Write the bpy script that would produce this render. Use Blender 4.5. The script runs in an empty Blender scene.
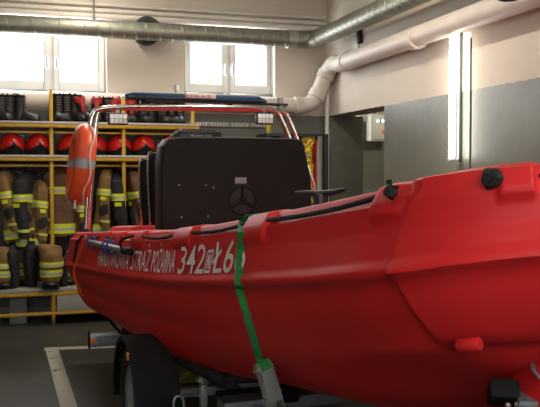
import bpy, math, random
from mathutils import Vector, Matrix, noise
random.seed(5)
PI = math.pi
R = math.radians
scene = bpy.context.scene
col = scene.collection

# ------------------------------------------------------------------ camera
YAW, PITCH, FPX, CAMZ = R(17.35), R(2.25), 800.0, 1.5
cam_d = bpy.data.cameras.new('camera'); cam = bpy.data.objects.new('camera', cam_d); col.objects.link(cam)
cam_d.sensor_width = 36; cam_d.lens = 36 * FPX / 540; cam_d.clip_start = .05; cam_d.clip_end = 200
cam.location = (0, 0, CAMZ)
cam.rotation_euler = (PI / 2 - PITCH, 0, -YAW)
scene.camera = cam
_F = Vector((math.sin(YAW) * math.cos(PITCH), math.cos(YAW) * math.cos(PITCH), -math.sin(PITCH)))
_Rt = Vector((math.cos(YAW), -math.sin(YAW), 0))
_U = _Rt.cross(_F)
O = Vector((0, 0, CAMZ))
def ray(px, py):
    return _F + _Rt * ((px - 270) / FPX) + _U * ((203.5 - py) / FPX)
def atp(px, py, p, n):
    d = ray(px, py); n = Vector(n); t = (Vector(p) - O).dot(n) / d.dot(n)
    return O + d * t
def atY(px, py, Y): return atp(px, py, (0, Y, 0), (0, 1, 0))
def atX(px, py, X): return atp(px, py, (X, 0, 0), (1, 0, 0))
def atZ(px, py, Z): return atp(px, py, (0, 0, Z), (0, 0, 1))

# ------------------------------------------------------------------ materials
def mat(name, color, rough=.5, metal=0, var=0, vscale=8, bump=0, bscale=40, emit=None, spec=None, coat=0, trans=0, var2=None, bdist=.004):
    m = bpy.data.materials.new(name); m.use_nodes = True
    nt = m.node_tree; b = nt.nodes['Principled BSDF']
    c = (*color, 1)
    b.inputs['Base Color'].default_value = c
    b.inputs['Roughness'].default_value = rough
    b.inputs['Metallic'].default_value = metal
    if spec is not None: b.inputs['Specular IOR Level'].default_value = spec
    if coat: b.inputs['Coat Weight'].default_value = coat; b.inputs['Coat Roughness'].default_value = .15
    if trans: b.inputs['Transmission Weight'].default_value = trans
    tc = nt.nodes.new('ShaderNodeTexCoord')
    if var:
        n = nt.nodes.new('ShaderNodeTexNoise'); n.inputs['Scale'].default_value = vscale; n.inputs['Detail'].default_value = 6
        r = nt.nodes.new('ShaderNodeValToRGB')
        c2 = var2 or tuple(x * (1 - var) for x in color)
        r.color_ramp.elements[0].position = .35; r.color_ramp.elements[1].position = .65
        r.color_ramp.elements[0].color = (*c2, 1); r.color_ramp.elements[1].color = c
        nt.links.new(tc.outputs['Object'], n.inputs['Vector']); nt.links.new(n.outputs['Fac'], r.inputs['Fac'])
        nt.links.new(r.outputs['Color'], b.inputs['Base Color'])
    if bump:
        n = nt.nodes.new('ShaderNodeTexNoise'); n.inputs['Scale'].default_value = bscale; n.inputs['Detail'].default_value = 4
        bp = nt.nodes.new('ShaderNodeBump'); bp.inputs['Strength'].default_value = bump; bp.inputs['Distance'].default_value = bdist
        nt.links.new(tc.outputs['Object'], n.inputs['Vector']); nt.links.new(n.outputs['Fac'], bp.inputs['Height'])
        nt.links.new(bp.outputs['Normal'], b.inputs['Normal'])
    if emit:
        b.inputs['Emission Color'].default_value = (*emit[0], 1); b.inputs['Emission Strength'].default_value = emit[1]
    return m

M = {}
M['red'] = mat('orange red moulded plastic', (.58, .016, .017), .5, var=.10, vscale=3, bump=.12, bscale=60, spec=.28)
M['white_text'] = mat('white lettering vinyl', (.72, .66, .66), .5)
M['black'] = mat('black plastic', (.012, .012, .013), .5, bump=.15, bscale=200)
M['console'] = mat('black textured console plastic', (.011, .0105, .0095), .6, var=.2, vscale=5, bump=.2, bscale=250, spec=.25)
M['rubber'] = mat('black rubber', (.008, .008, .008), .75, bump=.3, bscale=80, spec=.2)
M['rope'] = mat('black braided rope', (.006, .006, .007), .8, bump=1, bscale=160, bdist=.01)
M['chrome'] = mat('polished stainless tube', (.68, .66, .62), .2, 1)
M['steel'] = mat('galvanised steel', (.42, .43, .44), .45, .7, var=.25, vscale=14, bump=.1)
M['duct'] = mat('spiral duct zinc', (.26, .265, .21), .45, .6, var=.25, vscale=6, bump=.1)
M['duct_seam'] = mat('duct seam zinc', (.36, .36, .28), .4, .6)
M['pvc'] = mat('cream drain pipe plastic', (.62, .56, .49), .5, var=.08, vscale=5)
M['pvc_white'] = mat('white window plastic', (.74, .73, .70), .35, var=.04, vscale=5)
M['green'] = mat('green webbing', (.012, .20, .045), .8, bump=.6, bscale=300, var=.25, vscale=60)
M['orange'] = mat('orange lifebuoy plastic', (.75, .085, .02), .4, var=.12, vscale=7, bump=.1)
M['grey_tape'] = mat('grey reflective band', (.28, .29, .30), .4)
M['white_rope'] = mat('off white cord', (.66, .58, .50), .85, bump=.8, bscale=200)
M['yellow_steel'] = mat('yellow painted steel', (.52, .30, .008), .4, var=.15, vscale=10)
M['shelf'] = mat('shelf sheet metal', (.50, .48, .44), .4, .3, var=.15, vscale=12)
M['bench'] = mat('pale bench board', (.34, .33, .29), .6, var=.2, vscale=6)
M['box_grey'] = mat('grey plastic box', (.16, .17, .18), .6, var=.1)
M['helmet'] = mat('glossy red helmet shell', (.50, .014, .009), .25, coat=.3)
M['leather'] = mat('black boot leather', (.012, .011, .011), .45, var=.3, vscale=30, bump=.6, bscale=60)
M['boot_red'] = mat('red boot collar', (.38, .02, .016), .6, bump=.3)
M['tan'] = mat('tan turnout cloth', (.25, .145, .050), .9, var=.35, vscale=9, bump=.8, bscale=35, bdist=.01)
M['tan_dark'] = mat('brown turnout cloth', (.17, .095, .045), .9, var=.35, vscale=9, bump=.8, bscale=35, bdist=.01)
M['hi_vis'] = mat('fluorescent yellow band', (.62, .72, .02), .6, bump=.2)
M['silver'] = mat('silver reflective strip', (.42, .43, .43), .45)
M['dark_cloth'] = mat('dark grey cloth', (.022, .022, .026), .9, var=.4, vscale=12, bump=.7, bscale=40, bdist=.01)
M['blue'] = mat('blue translucent lens plastic', (.006, .032, .085), .25, coat=.5)
M['blue_clip'] = mat('dark blue strap', (.02, .035, .22), .6)
M['sign_red'] = mat('red lettering', (.62, .01, .015), .5)
M['sign_white'] = mat('pale sign plastic', (.60, .58, .55), .5)
M['led_face'] = mat('work lamp reflector', (.80, .80, .78), .25, .3, bump=.8, bscale=90)
M['amber'] = mat('amber reflector', (.75, .20, .01), .25, coat=.5)
M['gold'] = mat('crumpled gold foil', (.85, .60, .08), .22, 1, bump=1, bscale=30, bdist=.03)
M['ext_red'] = mat('red painted metal', (.50, .012, .012), .35)
M['ebox'] = mat('pale grey electrical box', (.55, .54, .46), .5, var=.08)
M['dark_frame'] = mat('dark frame paint', (.02, .022, .025), .5)
M['grey_panel'] = mat('grey steel panel', (.26, .26, .25), .4, .5, var=.15)
M['tyre'] = mat('tyre rubber', (.010, .010, .011), .8, spec=.25, bump=.3, bscale=60)
M['cable'] = mat('grey cable', (.12, .11, .10), .6)
M['blackpipe'] = mat('grey aluminium pole', (.25, .25, .26), .4, .6)
M['yellow_plastic'] = mat('yellow plastic', (.42, .38, .02), .5)
M['tube_on'] = mat('lit fluorescent tube', (1, 1, 1), .5, emit=((1.0, .97, .86), 22))
M['panel_on'] = mat('lit ceiling tube', (1, 1, 1), .5, emit=((1.0, .92, .80), 6))
M['led_dot'] = mat('small white indicator', (.9, .9, .9), .4, emit=((1, 1, 1), 2))
M['ceiling'] = mat('pale ceiling plaster', (.55, .50, .45), .9, var=.08, vscale=2, bump=.3, bscale=12)
M['outside_wall'] = mat('tan garden wall render', (.62, .58, .52), .9, var=.12, vscale=3)  # tan render colour with random tone variation
M['outside_rail'] = mat('pale grey railing paint', (.45, .48, .50), .6)
M['outside_building'] = mat('pale building render', (.85, .87, .88), .9, var=.04, vscale=.5)
M['outside_leaf'] = mat('hazy green foliage', (.62, .72, .50), .9, var=.2, vscale=3)
M['outside_blue'] = mat('pale blue pipe', (.62, .72, .82), .6)

def glass_mat():
    m = bpy.data.materials.new('window glass'); m.use_nodes = True
    nt = m.node_tree; nt.nodes.clear()
    o = nt.nodes.new('ShaderNodeOutputMaterial'); mx = nt.nodes.new('ShaderNodeMixShader')
    t = nt.nodes.new('ShaderNodeBsdfTransparent'); g = nt.nodes.new('ShaderNodeBsdfGlossy'); g.inputs['Roughness'].default_value = .02
    t.inputs['Color'].default_value = (.97, .98, .98, 1)
    mx.inputs[0].default_value = .07
    nt.links.new(t.outputs[0], mx.inputs[1]); nt.links.new(g.outputs[0], mx.inputs[2]); nt.links.new(mx.outputs[0], o.inputs[0])
    return m
M['glass'] = glass_mat()

def wall_mat(name, hi, lo, zline, lo2, hi2):
    """two-tone painted wall: beige above, olive grey oil paint below, a hand-cut edge at height zline (object space = world)"""
    m = bpy.data.materials.new(name); m.use_nodes = True
    nt = m.node_tree; N = nt.nodes; L = nt.links; b = N['Principled BSDF']
    tc = N.new('ShaderNodeTexCoord'); sx = N.new('ShaderNodeSeparateXYZ'); L.new(tc.outputs['Object'], sx.inputs[0])
    n1 = N.new('ShaderNodeTexNoise'); n1.inputs['Scale'].default_value = 1.6; n1.inputs['Detail'].default_value = 8; L.new(tc.outputs['Object'], n1.inputs[0])
    n2 = N.new('ShaderNodeTexNoise'); n2.inputs['Scale'].default_value = 14; n2.inputs['Detail'].default_value = 3; L.new(tc.outputs['Object'], n2.inputs[0])
    sc = N.new('ShaderNodeMath'); sc.operation = 'MULTIPLY_ADD'; sc.inputs[1].default_value = .02; L.new(n2.outputs['Fac'], sc.inputs[0]); L.new(sx.outputs['Z'], sc.inputs[2])
    gt = N.new('ShaderNodeMath'); gt.operation = 'GREATER_THAN'; gt.inputs[1].default_value = zline + .01; L.new(sc.outputs[0], gt.inputs[0])
    def ramp(a, c):
        r = N.new('ShaderNodeValToRGB'); r.color_ramp.elements[0].position = .3; r.color_ramp.elements[1].position = .7
        r.color_ramp.elements[0].color = (*a, 1); r.color_ramp.elements[1].color = (*c, 1); L.new(n1.outputs['Fac'], r.inputs[0]); return r
    rh, rl = ramp(hi2, hi), ramp(lo2, lo)
    mx = N.new('ShaderNodeMix'); mx.data_type = 'RGBA'
    L.new(gt.outputs[0], mx.inputs['Factor']); L.new(rl.outputs[0], mx.inputs['A']); L.new(rh.outputs[0], mx.inputs['B'])
    L.new(mx.outputs['Result'], b.inputs['Base Color'])
    rr = N.new('ShaderNodeMapRange'); rr.inputs['To Min'].default_value = .42; rr.inputs['To Max'].default_value = .85
    L.new(gt.outputs[0], rr.inputs['Value']); L.new(rr.outputs[0], b.inputs['Roughness'])
    bp = N.new('ShaderNodeBump'); bp.inputs['Strength'].default_value = .25; bp.inputs['Distance'].default_value = .01
    n3 = N.new('ShaderNodeTexNoise'); n3.inputs['Scale'].default_value = 9; n3.inputs['Detail'].default_value = 5; L.new(tc.outputs['Object'], n3.inputs[0])
    L.new(n3.outputs['Fac'], bp.inputs['Height']); L.new(bp.outputs[0], b.inputs['Normal'])
    return m
ZL = 2.15
M['wall'] = wall_mat('two tone painted wall', (.62, .56, .47), (.150, .152, .115), ZL, (.115, .118, .092), (.57, .50, .42))

def floor_mat():
    m = mat('dark oily concrete', (.060, .060, .051), .42, var=.45, vscale=1.3, bump=.25, bscale=25)
    return m
M['floor'] = floor_mat()
def paint_mat():
    m = bpy.data.materials.new('worn floor paint'); m.use_nodes = True
    nt = m.node_tree; N = nt.nodes; L = nt.links; b = N['Principled BSDF']
    tc = N.new('ShaderNodeTexCoord'); n = N.new('ShaderNodeTexNoise'); n.inputs['Scale'].default_value = 7; n.inputs['Detail'].default_value = 5.5
    L.new(tc.outputs['Object'], n.inputs[0]); r = N.new('ShaderNodeValToRGB')
    r.color_ramp.elements[0].position = .30; r.color_ramp.elements[1].position = .38
    r.color_ramp.elements[0].color = (.10, .10, .085, 1); r.color_ramp.elements[1].color = (.52, .50, .40, 1)
    L.new(n.outputs['Fac'], r.inputs[0]); L.new(r.outputs[0], b.inputs['Base Color']); b.inputs['Roughness'].default_value = .6
    return m
M['paint'] = paint_mat()

# ------------------------------------------------------------------ mesh builder
class MB:
    def __init__(s): s.v = []; s.f = []
    def add(s, vs, fs):
        k = len(s.v); s.v += [Vector(p) for p in vs]; s.f += [[i + k for i in f] for f in fs]; return s
    def box(s, lo, hi, bev=0, mtx=None):
        lo = Vector(lo); hi = Vector(hi); lo, hi = Vector(map(min, lo, hi)), Vector(map(max, lo, hi))
        if bev <= 0:
            vs = [(x, y, z) for x in (lo.x, hi.x) for y in (lo.y, hi.y) for z in (lo.z, hi.z)]
            fs = [(0, 1, 3, 2), (4, 6, 7, 5), (0, 4, 5, 1), (2, 3, 7, 6), (0, 2, 6, 4), (1, 5, 7, 3)]
        else:
            import bmesh
            bm = bmesh.new(); bmesh.ops.create_cube(bm, size=1)
            for v in bm.verts: v.co = Vector([(lo[i] + hi[i]) / 2 + v.co[i] * (hi[i] - lo[i]) for i in range(3)])
            b = min(bev, min(hi - lo) * .49)
            bmesh.ops.bevel(bm, geom=bm.edges[:], offset=b, segments=2, affect='EDGES', profile=.5)
            bm.verts.index_update()
            vs = [v.co.copy() for v in bm.verts]; fs = [[v.index for v in f.verts] for f in bm.faces]; bm.free()
        if mtx is not None: vs = [mtx @ Vector(v) for v in vs]
        return s.add(vs, fs)
    def loft(s, rings, close=True, cap=True):
        n = len(rings[0]); k = len(s.v)
        for r in rings: s.v += [Vector(p) for p in r]
        for i in range(len(rings) - 1):
            for j in range(n if close else n - 1):
                a = k + i * n + j; b = k + i * n + (j + 1) % n
                s.f.append([a, b, b + n, a + n])
        if cap and close:
            s.f.append([k + j for j in reversed(range(n))]); s.f.append([k + (len(rings) - 1) * n + j for j in range(n)])
        return s
    def tube(s, pts, r, n=10, cap=True, ry=None, closed=False, up=None):
        pts = [Vector(p) for p in pts]; N = len(pts)
        rr = r if isinstance(r, (list, tuple)) else [r] * N
        r2 = ry if isinstance(ry, (list, tuple)) else ([ry] * N if ry else rr)
        rings = []; prev = Vector(up) if up else None
        for i in range(N):
            if closed: t = pts[(i + 1) % N] - pts[i - 1]
            else: t = pts[min(i + 1, N - 1)] - pts[max(i - 1, 0)]
            if t.length < 1e-9: t = Vector((0, 0, 1))
            t.normalize()
            if prev is None: prev = Vector((0, 0, 1)) if abs(t.z) < .9 else Vector((1, 0, 0))
            a = prev - t * prev.dot(t)
            if a.length < 1e-6: a = t.orthogonal()
            a.normalize(); b = t.cross(a); prev = a
            rings.append([pts[i] + a * math.cos(2 * PI * j / n) * r2[i] + b * math.sin(2 * PI * j / n) * rr[i] for j in range(n)])
        if closed:
            rings.append(rings[0]); return s.loft(rings, cap=False)
        return s.loft(rings, cap=cap)
    def ball(s, c, r, nu=14, nv=9, zmin=-1):
        c = Vector(c); r = Vector(r) if not isinstance(r, (int, float)) else Vector((r, r, r))
        rings = []
        t0 = math.asin(max(-1, zmin))
        for i in range(nv + 1):
            t = t0 + (PI / 2 - t0) * i / nv
            t = min(max(t, -PI / 2 + .02), PI / 2 - .02)
            rings.append([c + Vector((r.x * math.cos(t) * math.cos(2 * PI * j / nu), r.y * math.cos(t) * math.sin(2 * PI * j / nu), r.z * math.sin(t))) for j in range(nu)])
        return s.loft(rings)
    def prism(s, poly, d):
        """poly: 3-D outline, extruded by vector d"""
        n = len(poly); a = [Vector(p) for p in poly]; b = [p + Vector(d) for p in a]
        k = len(s.v); s.v += a + b
        s.f.append([k + i for i in reversed(range(n))]); s.f.append([k + n + i for i in range(n)])
        for i in range(n): s.f.append([k + i, k + (i + 1) % n, k + n + (i + 1) % n, k + n + i])
        return s
    def jitter(s, amp, sc, seed=0):
        for p in s.v:
            p += noise.noise_vector(p * sc + Vector((seed * 7.1, seed * 3.3, seed))) * amp
        return s
    def xf(s, m):
        s.v = [m @ p for p in s.v]; return s
    def build(s, name, m, parent=None, smooth=True, world=False, sharp=40, bevel=0):
        me = bpy.data.meshes.new(name); me.from_pydata([tuple(p) for p in s.v], [], s.f); me.validate(); me.update()
        import bmesh
        bm = bmesh.new(); bm.from_mesh(me); bmesh.ops.recalc_face_normals(bm, faces=bm.faces)
        if bevel:
            bmesh.ops.remove_doubles(bm, verts=bm.verts, dist=1e-5)
            bmesh.ops.bevel(bm, geom=[e for e in bm.edges if len(e.link_faces) == 2 and e.calc_face_angle() > R(35)], offset=bevel, segments=3, affect='EDGES', profile=.5)
        bm.to_mesh(me); bm.free()
        o = bpy.data.objects.new(name, me); col.objects.link(o)
        me.materials.append(M[m] if isinstance(m, str) else m)
        if smooth:
            me.shade_smooth(); me.set_sharp_from_angle(angle=R(sharp))
        if parent is not None:
            o.parent = parent
            if world: o.matrix_parent_inverse = wm(parent).inverted()
        return o
def wm(o):
    m = Matrix.Translation(o.location) @ o.rotation_euler.to_matrix().to_4x4()
    if o.parent: m = wm(o.parent) @ o.matrix_parent_inverse @ m
    return m
def tag(o, label=None, cat=None, group=None, kind=None):
    if label: o['label'] = label
    if cat: o['category'] = cat
    if group: o['group'] = group
    if kind: o['kind'] = kind
    return o
def thing(name, label, cat, loc=(0, 0, 0), rz=0, group=None):
    o = bpy.data.objects.new(name, None); col.objects.link(o); o.location = loc; o.rotation_euler = (0, 0, rz)
    o.empty_display_size = .1
    return tag(o, label, cat, group)
def struct(o, **k): return tag(o, kind='structure', **k)
def dup(root, loc=None, rot=None, label=None, group=None, scale=None):
    r = root.copy(); col.objects.link(r)
    if loc is not None: r.location = loc
    if rot is not None: r.rotation_euler = rot if isinstance(rot, (tuple, list)) else (0, 0, rot)
    if label: r['label'] = label
    if group: r['group'] = group
    if scale: r.scale = scale
    def rec(src, dst):
        for ch in [c for c in allobj if c.parent == src]:
            c = ch.copy(); col.objects.link(c); c.parent = dst; rec(ch, c)
    allobj = list(bpy.data.objects)
    rec(root, r)
    return r
def catmull(P, n):
    P = [Vector(p) for p in P]; out = []
    for i in range(len(P) - 1):
        p0 = P[i - 1] if i else P[0] * 2 - P[1]; p1, p2 = P[i], P[i + 1]; p3 = P[i + 2] if i + 2 < len(P) else P[-1] * 2 - P[-2]
        for k in range(n):
            t = k / n
            out.append(.5 * ((2 * p1) + (p2 - p0) * t + (2 * p0 - 5 * p1 + 4 * p2 - p3) * t * t + (3 * p1 - p0 - 3 * p2 + p3) * t ** 3))
    out.append(P[-1]); return out
def lin(x, kn):
    if x <= kn[0][0]: return kn[0][1]
    for (a, fa), (b, fb) in zip(kn, kn[1:]):
        if x <= b: return fa + (fb - fa) * (x - a) / (b - a)
    return kn[-1][1]
def pch(x, kn):
    """smooth interpolation through knots"""
    if x <= kn[0][0]: return kn[0][1]
    if x >= kn[-1][0]: return kn[-1][1]
    n = len(kn)
    def slope(i):
        if i == 0: return (kn[1][1] - kn[0][1]) / (kn[1][0] - kn[0][0])
        if i == n - 1: return (kn[-1][1] - kn[-2][1]) / (kn[-1][0] - kn[-2][0])
        return (kn[i + 1][1] - kn[i - 1][1]) / (kn[i + 1][0] - kn[i - 1][0])
    for i in range(n - 1):
        a, fa = kn[i]; b, fb = kn[i + 1]
        if x <= b:
            h = b - a; t = (x - a) / h
            return (2 * t ** 3 - 3 * t * t + 1) * fa + (t ** 3 - 2 * t * t + t) * h * slope(i) + (3 * t * t - 2 * t ** 3) * fb + (t ** 3 - t * t) * h * slope(i + 1)
def sst(x): x = min(max(x, 0), 1); return x * x * (3 - 2 * x)
def text_mesh(body, bold=0.0):
    c = bpy.data.curves.new('t', 'FONT'); c.body = body; c.offset = bold; c.resolution_u = 3
    o = bpy.data.objects.new('t', c); col.objects.link(o)
    dg = bpy.context.evaluated_depsgraph_get(); me = bpy.data.meshes.new_from_object(o.evaluated_get(dg))
    vs = [v.co.copy() for v in me.vertices]; fs = [list(p.vertices) for p in me.polygons]
    bpy.data.objects.remove(o); bpy.data.meshes.remove(me); bpy.data.curves.remove(c)
    x0 = min(v.x for v in vs); x1 = max(v.x for v in vs)
    for v in vs: v.x = (v.x - x0) / (x1 - x0); v.y = v.y / .682      # x 0..1, cap height 1
    return vs, fs

# ------------------------------------------------------------------ room shell
YB, XR, XL, YF, ZC = 8.75, 3.42, -4.2, -2.5, 3.75
RF = 8.24          # plane of the rack posts
RBN = 8.08         # front edge of the bench
def struct_box(name, lo, hi, m): return struct(MB().box(lo, hi).build(name, m, smooth=False))
struct_box('floor', (XL - .2, YF - .2, -.1), (XR + 2.2, 10.4, 0), 'floor')
struct_box('ceiling', (XL - .2, YF - .2, ZC), (XR + 2.2, 10.4, ZC + .1), 'ceiling')
struct_box('wall_left', (XL - .2, YF - .2, 0), (XL, YB + .2, ZC), 'wall')
gx0, gx1, gz0, gz1 = -2.4, 2.6, 1.9, 3.1
struct(MB().box((XL, YF - .2, 0), (gx0, YF, ZC)).box((gx1, YF - .2, 0), (XR, YF, ZC)).box((gx0, YF - .2, 0), (gx1, YF, gz0)).box((gx0, YF - .2, gz1), (gx1, YF, ZC)).build('wall_front', 'wall', smooth=False))
gd = struct(MB().box((gx0, YF - .12, gz0), (gx1, YF - .06, gz0 + .06)).box((gx0, YF - .12, gz1 - .06), (gx1, YF - .06, gz1)).box((gx0, YF - .12, gz0 + .06), (gx0 + .06, YF - .06, gz1 - .06)).box((gx1 - .06, YF - .12, gz0 + .06), (gx1, YF - .06, gz1 - .06)).build('window_3', 'pvc_white', smooth=False))  # unseen window added as a setting for the frontal fill light
for i in (1, 2, 3): MB().box((gx0 + 1.25 * i - .03, YF - .12, gz0 + .06), (gx0 + 1.25 * i + .03, YF - .06, gz1 - .06)).build('mullion', 'pvc_white', gd, smooth=False)
for i in range(4): MB().box((gx0 + 1.25 * i + (.06 if not i else .03), YF - .095, gz0 + .06), (gx0 + 1.25 * (i + 1) - (.06 if i == 3 else .03), YF - .09, gz1 - .06)).build('pane', 'glass', gd, smooth=False)
# window holes in back wall
w1a, w1b = atY(-12, 92, YB), atY(107, 94, YB)
w2a, w2b = atY(184, 95, YB), atY(275, 97, YB)
zs = w1a.z; zt = 3.12; zs2 = w2a.z
wins = [(w1a.x, w1b.x, zs), (w2a.x, w2b.x, zs2)]
XS = [XL, wins[0][0], wins[0][1], wins[1][0], wins[1][1], XR + .0]
wb = MB(); T = .35
wb.box((XS[0], YB, 0), (XS[1], YB + T, ZC)); wb.box((XS[2], YB, 0), (XS[3], YB + T, ZC)); wb.box((XS[4], YB, 0), (XS[5], YB + T, ZC))
for (a, b, z) in wins: wb.box((a, YB, 0), (b, YB + T, z)); wb.box((a, YB, zt), (b, YB + T, ZC))
struct(wb.build('wall_back', 'wall', smooth=False))
# right wall with niche
na, nb = atX(384.5, 104, XR).y, YB - .12     # niche from y=na to nb (pillar face)
wr = MB()
wr.box((XR, YF - .2, 0), (XR + .3, na, ZC)); wr.box((XR, na, ZL), (XR + .3, YB + T, ZC)); wr.box((XR, nb, 0), (XR + .42, YB + T, ZL))
struct(wr.build('wall_right', 'wall', smooth=False))
struct_box('wall_niche', (XR + 1.9, na - .3, 0), (XR + 2.1, 10.2, 2.9), 'wall')
struct_box('wall_passage', (XR + .42, 9.9, 0), (XR + 1.9, 10.1, 2.9), 'wall')
struct_box('wall_passage_side', (XR + .3, na - .3, 0), (XR + 1.9, na - .12, 2.9), 'wall')
struct_box('ceiling_passage', (XR + .3, na - .3, 2.62), (XR + 1.9, 10.1, 2.72), 'ceiling')

# windows
def window(n, a, b, z, mull, panes):
    fr = MB(); y0, y1 = YB + .14, YB + .21
    fw = .05
    fr.box((a, y0, z), (a + fw, y1, zt)); fr.box((b - fw, y0, z), (b, y1, zt)); fr.box((a + fw, y0, z), (b - fw, y1, z + .04)); fr.box((a + fw, y0, zt - fw), (b - fw, y1, zt))
    w = struct(fr.build('window_%d' % n, 'pvc_white', smooth=False, bevel=.006))
    m0, m1 = mull
    MB().box((m0, y0, z + .04), (m1, y1, zt - fw)).build('mullion', 'pvc_white', w, smooth=False)
    for (p, q) in panes:      # casement frames
        s = MB(); Y0, Y1 = y0 - .03, y1 - .02; k = .055
        s.box((p, Y0, z + .05), (p + k, Y1, zt - .06)); s.box((q - k, Y0, z + .05), (q, Y1, zt - .06)); s.box((p + k, Y0, z + .05), (q - k, Y1, z + .05 + .09)); s.box((p + k, Y0, zt - .12), (q - k, Y1, zt - .06))
        c = s.build('casement', 'pvc_white', w, smooth=False, bevel=.006)
        MB().box((p + k, YB + .17, z + .14), (q - k, YB + .176, zt - .12)).build('pane', 'glass', c, smooth=False)
        hx = (q - .028) if p < (a + b) / 2 - .2 else (p + .028)
        MB().box((hx - .01, Y0 - .035, 2.60), (hx + .01, Y0 - .018, 2.72), .004).box((hx - .008, Y0 - .02, 2.68), (hx + .008, Y0, 2.71)).build('handle', 'steel', c)
    return w
def wx(px, py=70): return atY(px, py, YB + .12).x
window(1, w1a.x, w1b.x, zs, (wx(49.5), wx(53.5)), [(wx(-7), wx(49.5)), (wx(53.5), wx(104))])
window(2, w2a.x, w2b.x, zs2, (wx(227.5), wx(230)), [(wx(184.5), wx(227.5)), (wx(230), wx(275))])
for (a, b, z), n in zip(wins, (1, 2)):
    struct(MB().box((a - .08, YB - .06, z - .055), (b + .06, YB + .14, z), .01).build('trim_%d' % n, 'sign_white'))
    struct(MB().box((a, YB + .14, z - .0), (a + .003, YB + .21, zt)).build('trim_%d' % (n + 2), 'sign_white'))

# outside
OY = 12.6
p0 = atY(0, 72, OY)
struct_box('ground_outside', (-8, YB + T, 1.0), (12, 26, 1.2), 'outside_wall')
o = MB().box((-6, OY, 1.2), (10, OY + .3, atY(210, 73, OY).z), 0).build('garden_wall', 'outside_wall', smooth=False)
tag(o, 'tan garden wall seen bright through the windows', 'wall')
rl = thing('railing', 'pale metal railing on the garden wall outside the windows', 'railing', (0, OY, p0.z))
zr0, zr1 = atY(210, 72, OY).z, atY(210, 49, OY).z
MB().box((-3, OY + .1, zr1 - .04), (6, OY + .14, zr1)).box((-3, OY + .1, zr0 + .03), (6, OY + .14, zr0 + .06)).build('rail', 'outside_rail', rl, world=True, smooth=False)
bb = MB()
for i in range(70): bb.box((-2.9 + i * .127, OY + .11, zr0), (-2.9 + i * .127 + .016, OY + .126, zr1 - .03))
tag(bb.build('baluster', 'outside_rail', rl, world=True, smooth=False), kind='stuff')
bl = thing('apartment_building', 'pale overexposed building beyond the railing outside', 'building', (0, 19, 1.2))
MB().box((-6, 20, 1.2), (14, 20.4, 9)).build('wall', 'outside_building', bl, world=True, smooth=False)
for px in (8, 200, 250):
    q = atY(px, 60, 20)
    MB().box((q.x - .35, 19.95, q.z - .5), (q.x + .35, 20.01, q.z + .6)).build('window_pane', 'outside_rail', bl, world=True, smooth=False)
MB().box((-1.2, 19.2, atY(10, 67, 19.5).z), (1.1, 20, atY(10, 64, 19.5).z)).build('balcony', 'outside_rail', bl, world=True, smooth=False)
q = atY(16.5, 60, 11.5)
tag(MB().tube([(q.x, 11.5, 1.2), (q.x, 11.5, 4.6)], .055).build('downpipe', 'outside_blue'), 'pale blue vertical pipe outside the left window pane', 'pipe')
q = atY(202, 60, 12.2)
bsh = MB()
for i in range(60):
    bsh.ball((q.x + random.gauss(0, .09), 12.2 + random.gauss(0, .1), 1.25 + 1.75 * random.random()), .07, 6, 4)
tag(bsh.build('garden_bush', 'outside_leaf'), 'faint narrow green bush outside the right window', 'bush')

# ------------------------------------------------------------------ ducts and pipes
def helix_duct(path_a, path_b, r, pitch=.125):
    a, b = Vector(path_a), Vector(path_b); t = (b - a); L = t.length; t.normalize()
    e1 = t.orthogonal().normalized(); e2 = t.cross(e1)
    n = int(L / pitch * 18); return [a + t * (L * i / n) + (e1 * math.cos(2 * PI * i / 18) + e2 * math.sin(2 * PI * i / 18)) * r for i in range(n + 1)]
DR = .092
dA = atY(-30, 22.5, 8.42); dB = atY(296, 39, 8.42); dz = (dA.z + dB.z) / 2
XD = 3.14
dend = atX(427, 0, XD)
zd2 = dend.z
corner = Vector((XD, 8.42, dz))
du = thing('ventilation_duct', 'round spiral zinc ventilation duct under the ceiling with an elbow in the corner', 'duct', (dA.x, 8.42, dz))
EB = .15; p1 = Vector((XD - EB, 8.42, dz)); p2 = Vector((XD, 8.42 - EB, dz)); p3 = Vector((XD, 1.0, zd2 + (dend.y - 1.0) * 0))
MB().tube([(XL + .3, 8.42, dz), p1], DR, 28).build('back_run', 'duct', du, world=True)
MB().tube(helix_duct((XL + .3, 8.42, dz), p1, DR + .001), .0035, 5).build('spiral_seam', 'duct_seam', du, world=True)
MB().tube([p2, (XD, 1.0, dz - .0)], DR, 28).build('side_run', 'duct', du, world=True)
MB().tube(helix_duct(p2, (XD, 1.0, dz), DR + .001), .0035, 5).build('spiral_seam', 'duct_seam', du, world=True)
el = [Vector((XD - EB + EB * math.sin(PI / 2 * i / 6), 8.42 - EB + EB * math.cos(PI / 2 * i / 6), dz)) for i in range(7)]
MB().tube([el[0] + Vector((-.1, 0, 0))] + el + [el[-1] + Vector((0, -.1, 0))], DR + .007, 28).build('elbow', 'duct', du, world=True)
MB().tube([p1 + Vector((-.16, 0, 0)), p1 + Vector((-.06, 0, 0))], DR + .011, 28).build('coupling_ring', 'duct_seam', du, world=True)
q = atY(94, 20, 8.42)
tag(MB().tube([(q.x, 8.42, dz + DR), (q.x, 8.42, ZC)], .008, 8).box((q.x - .015, 8.40, dz + DR - .005), (q.x + .015, 8.44, dz + DR + .02)).build('hanger_rod', 'cable'), 'thin vertical rod hanging from the ceiling to the spiral duct', 'rod')

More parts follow.
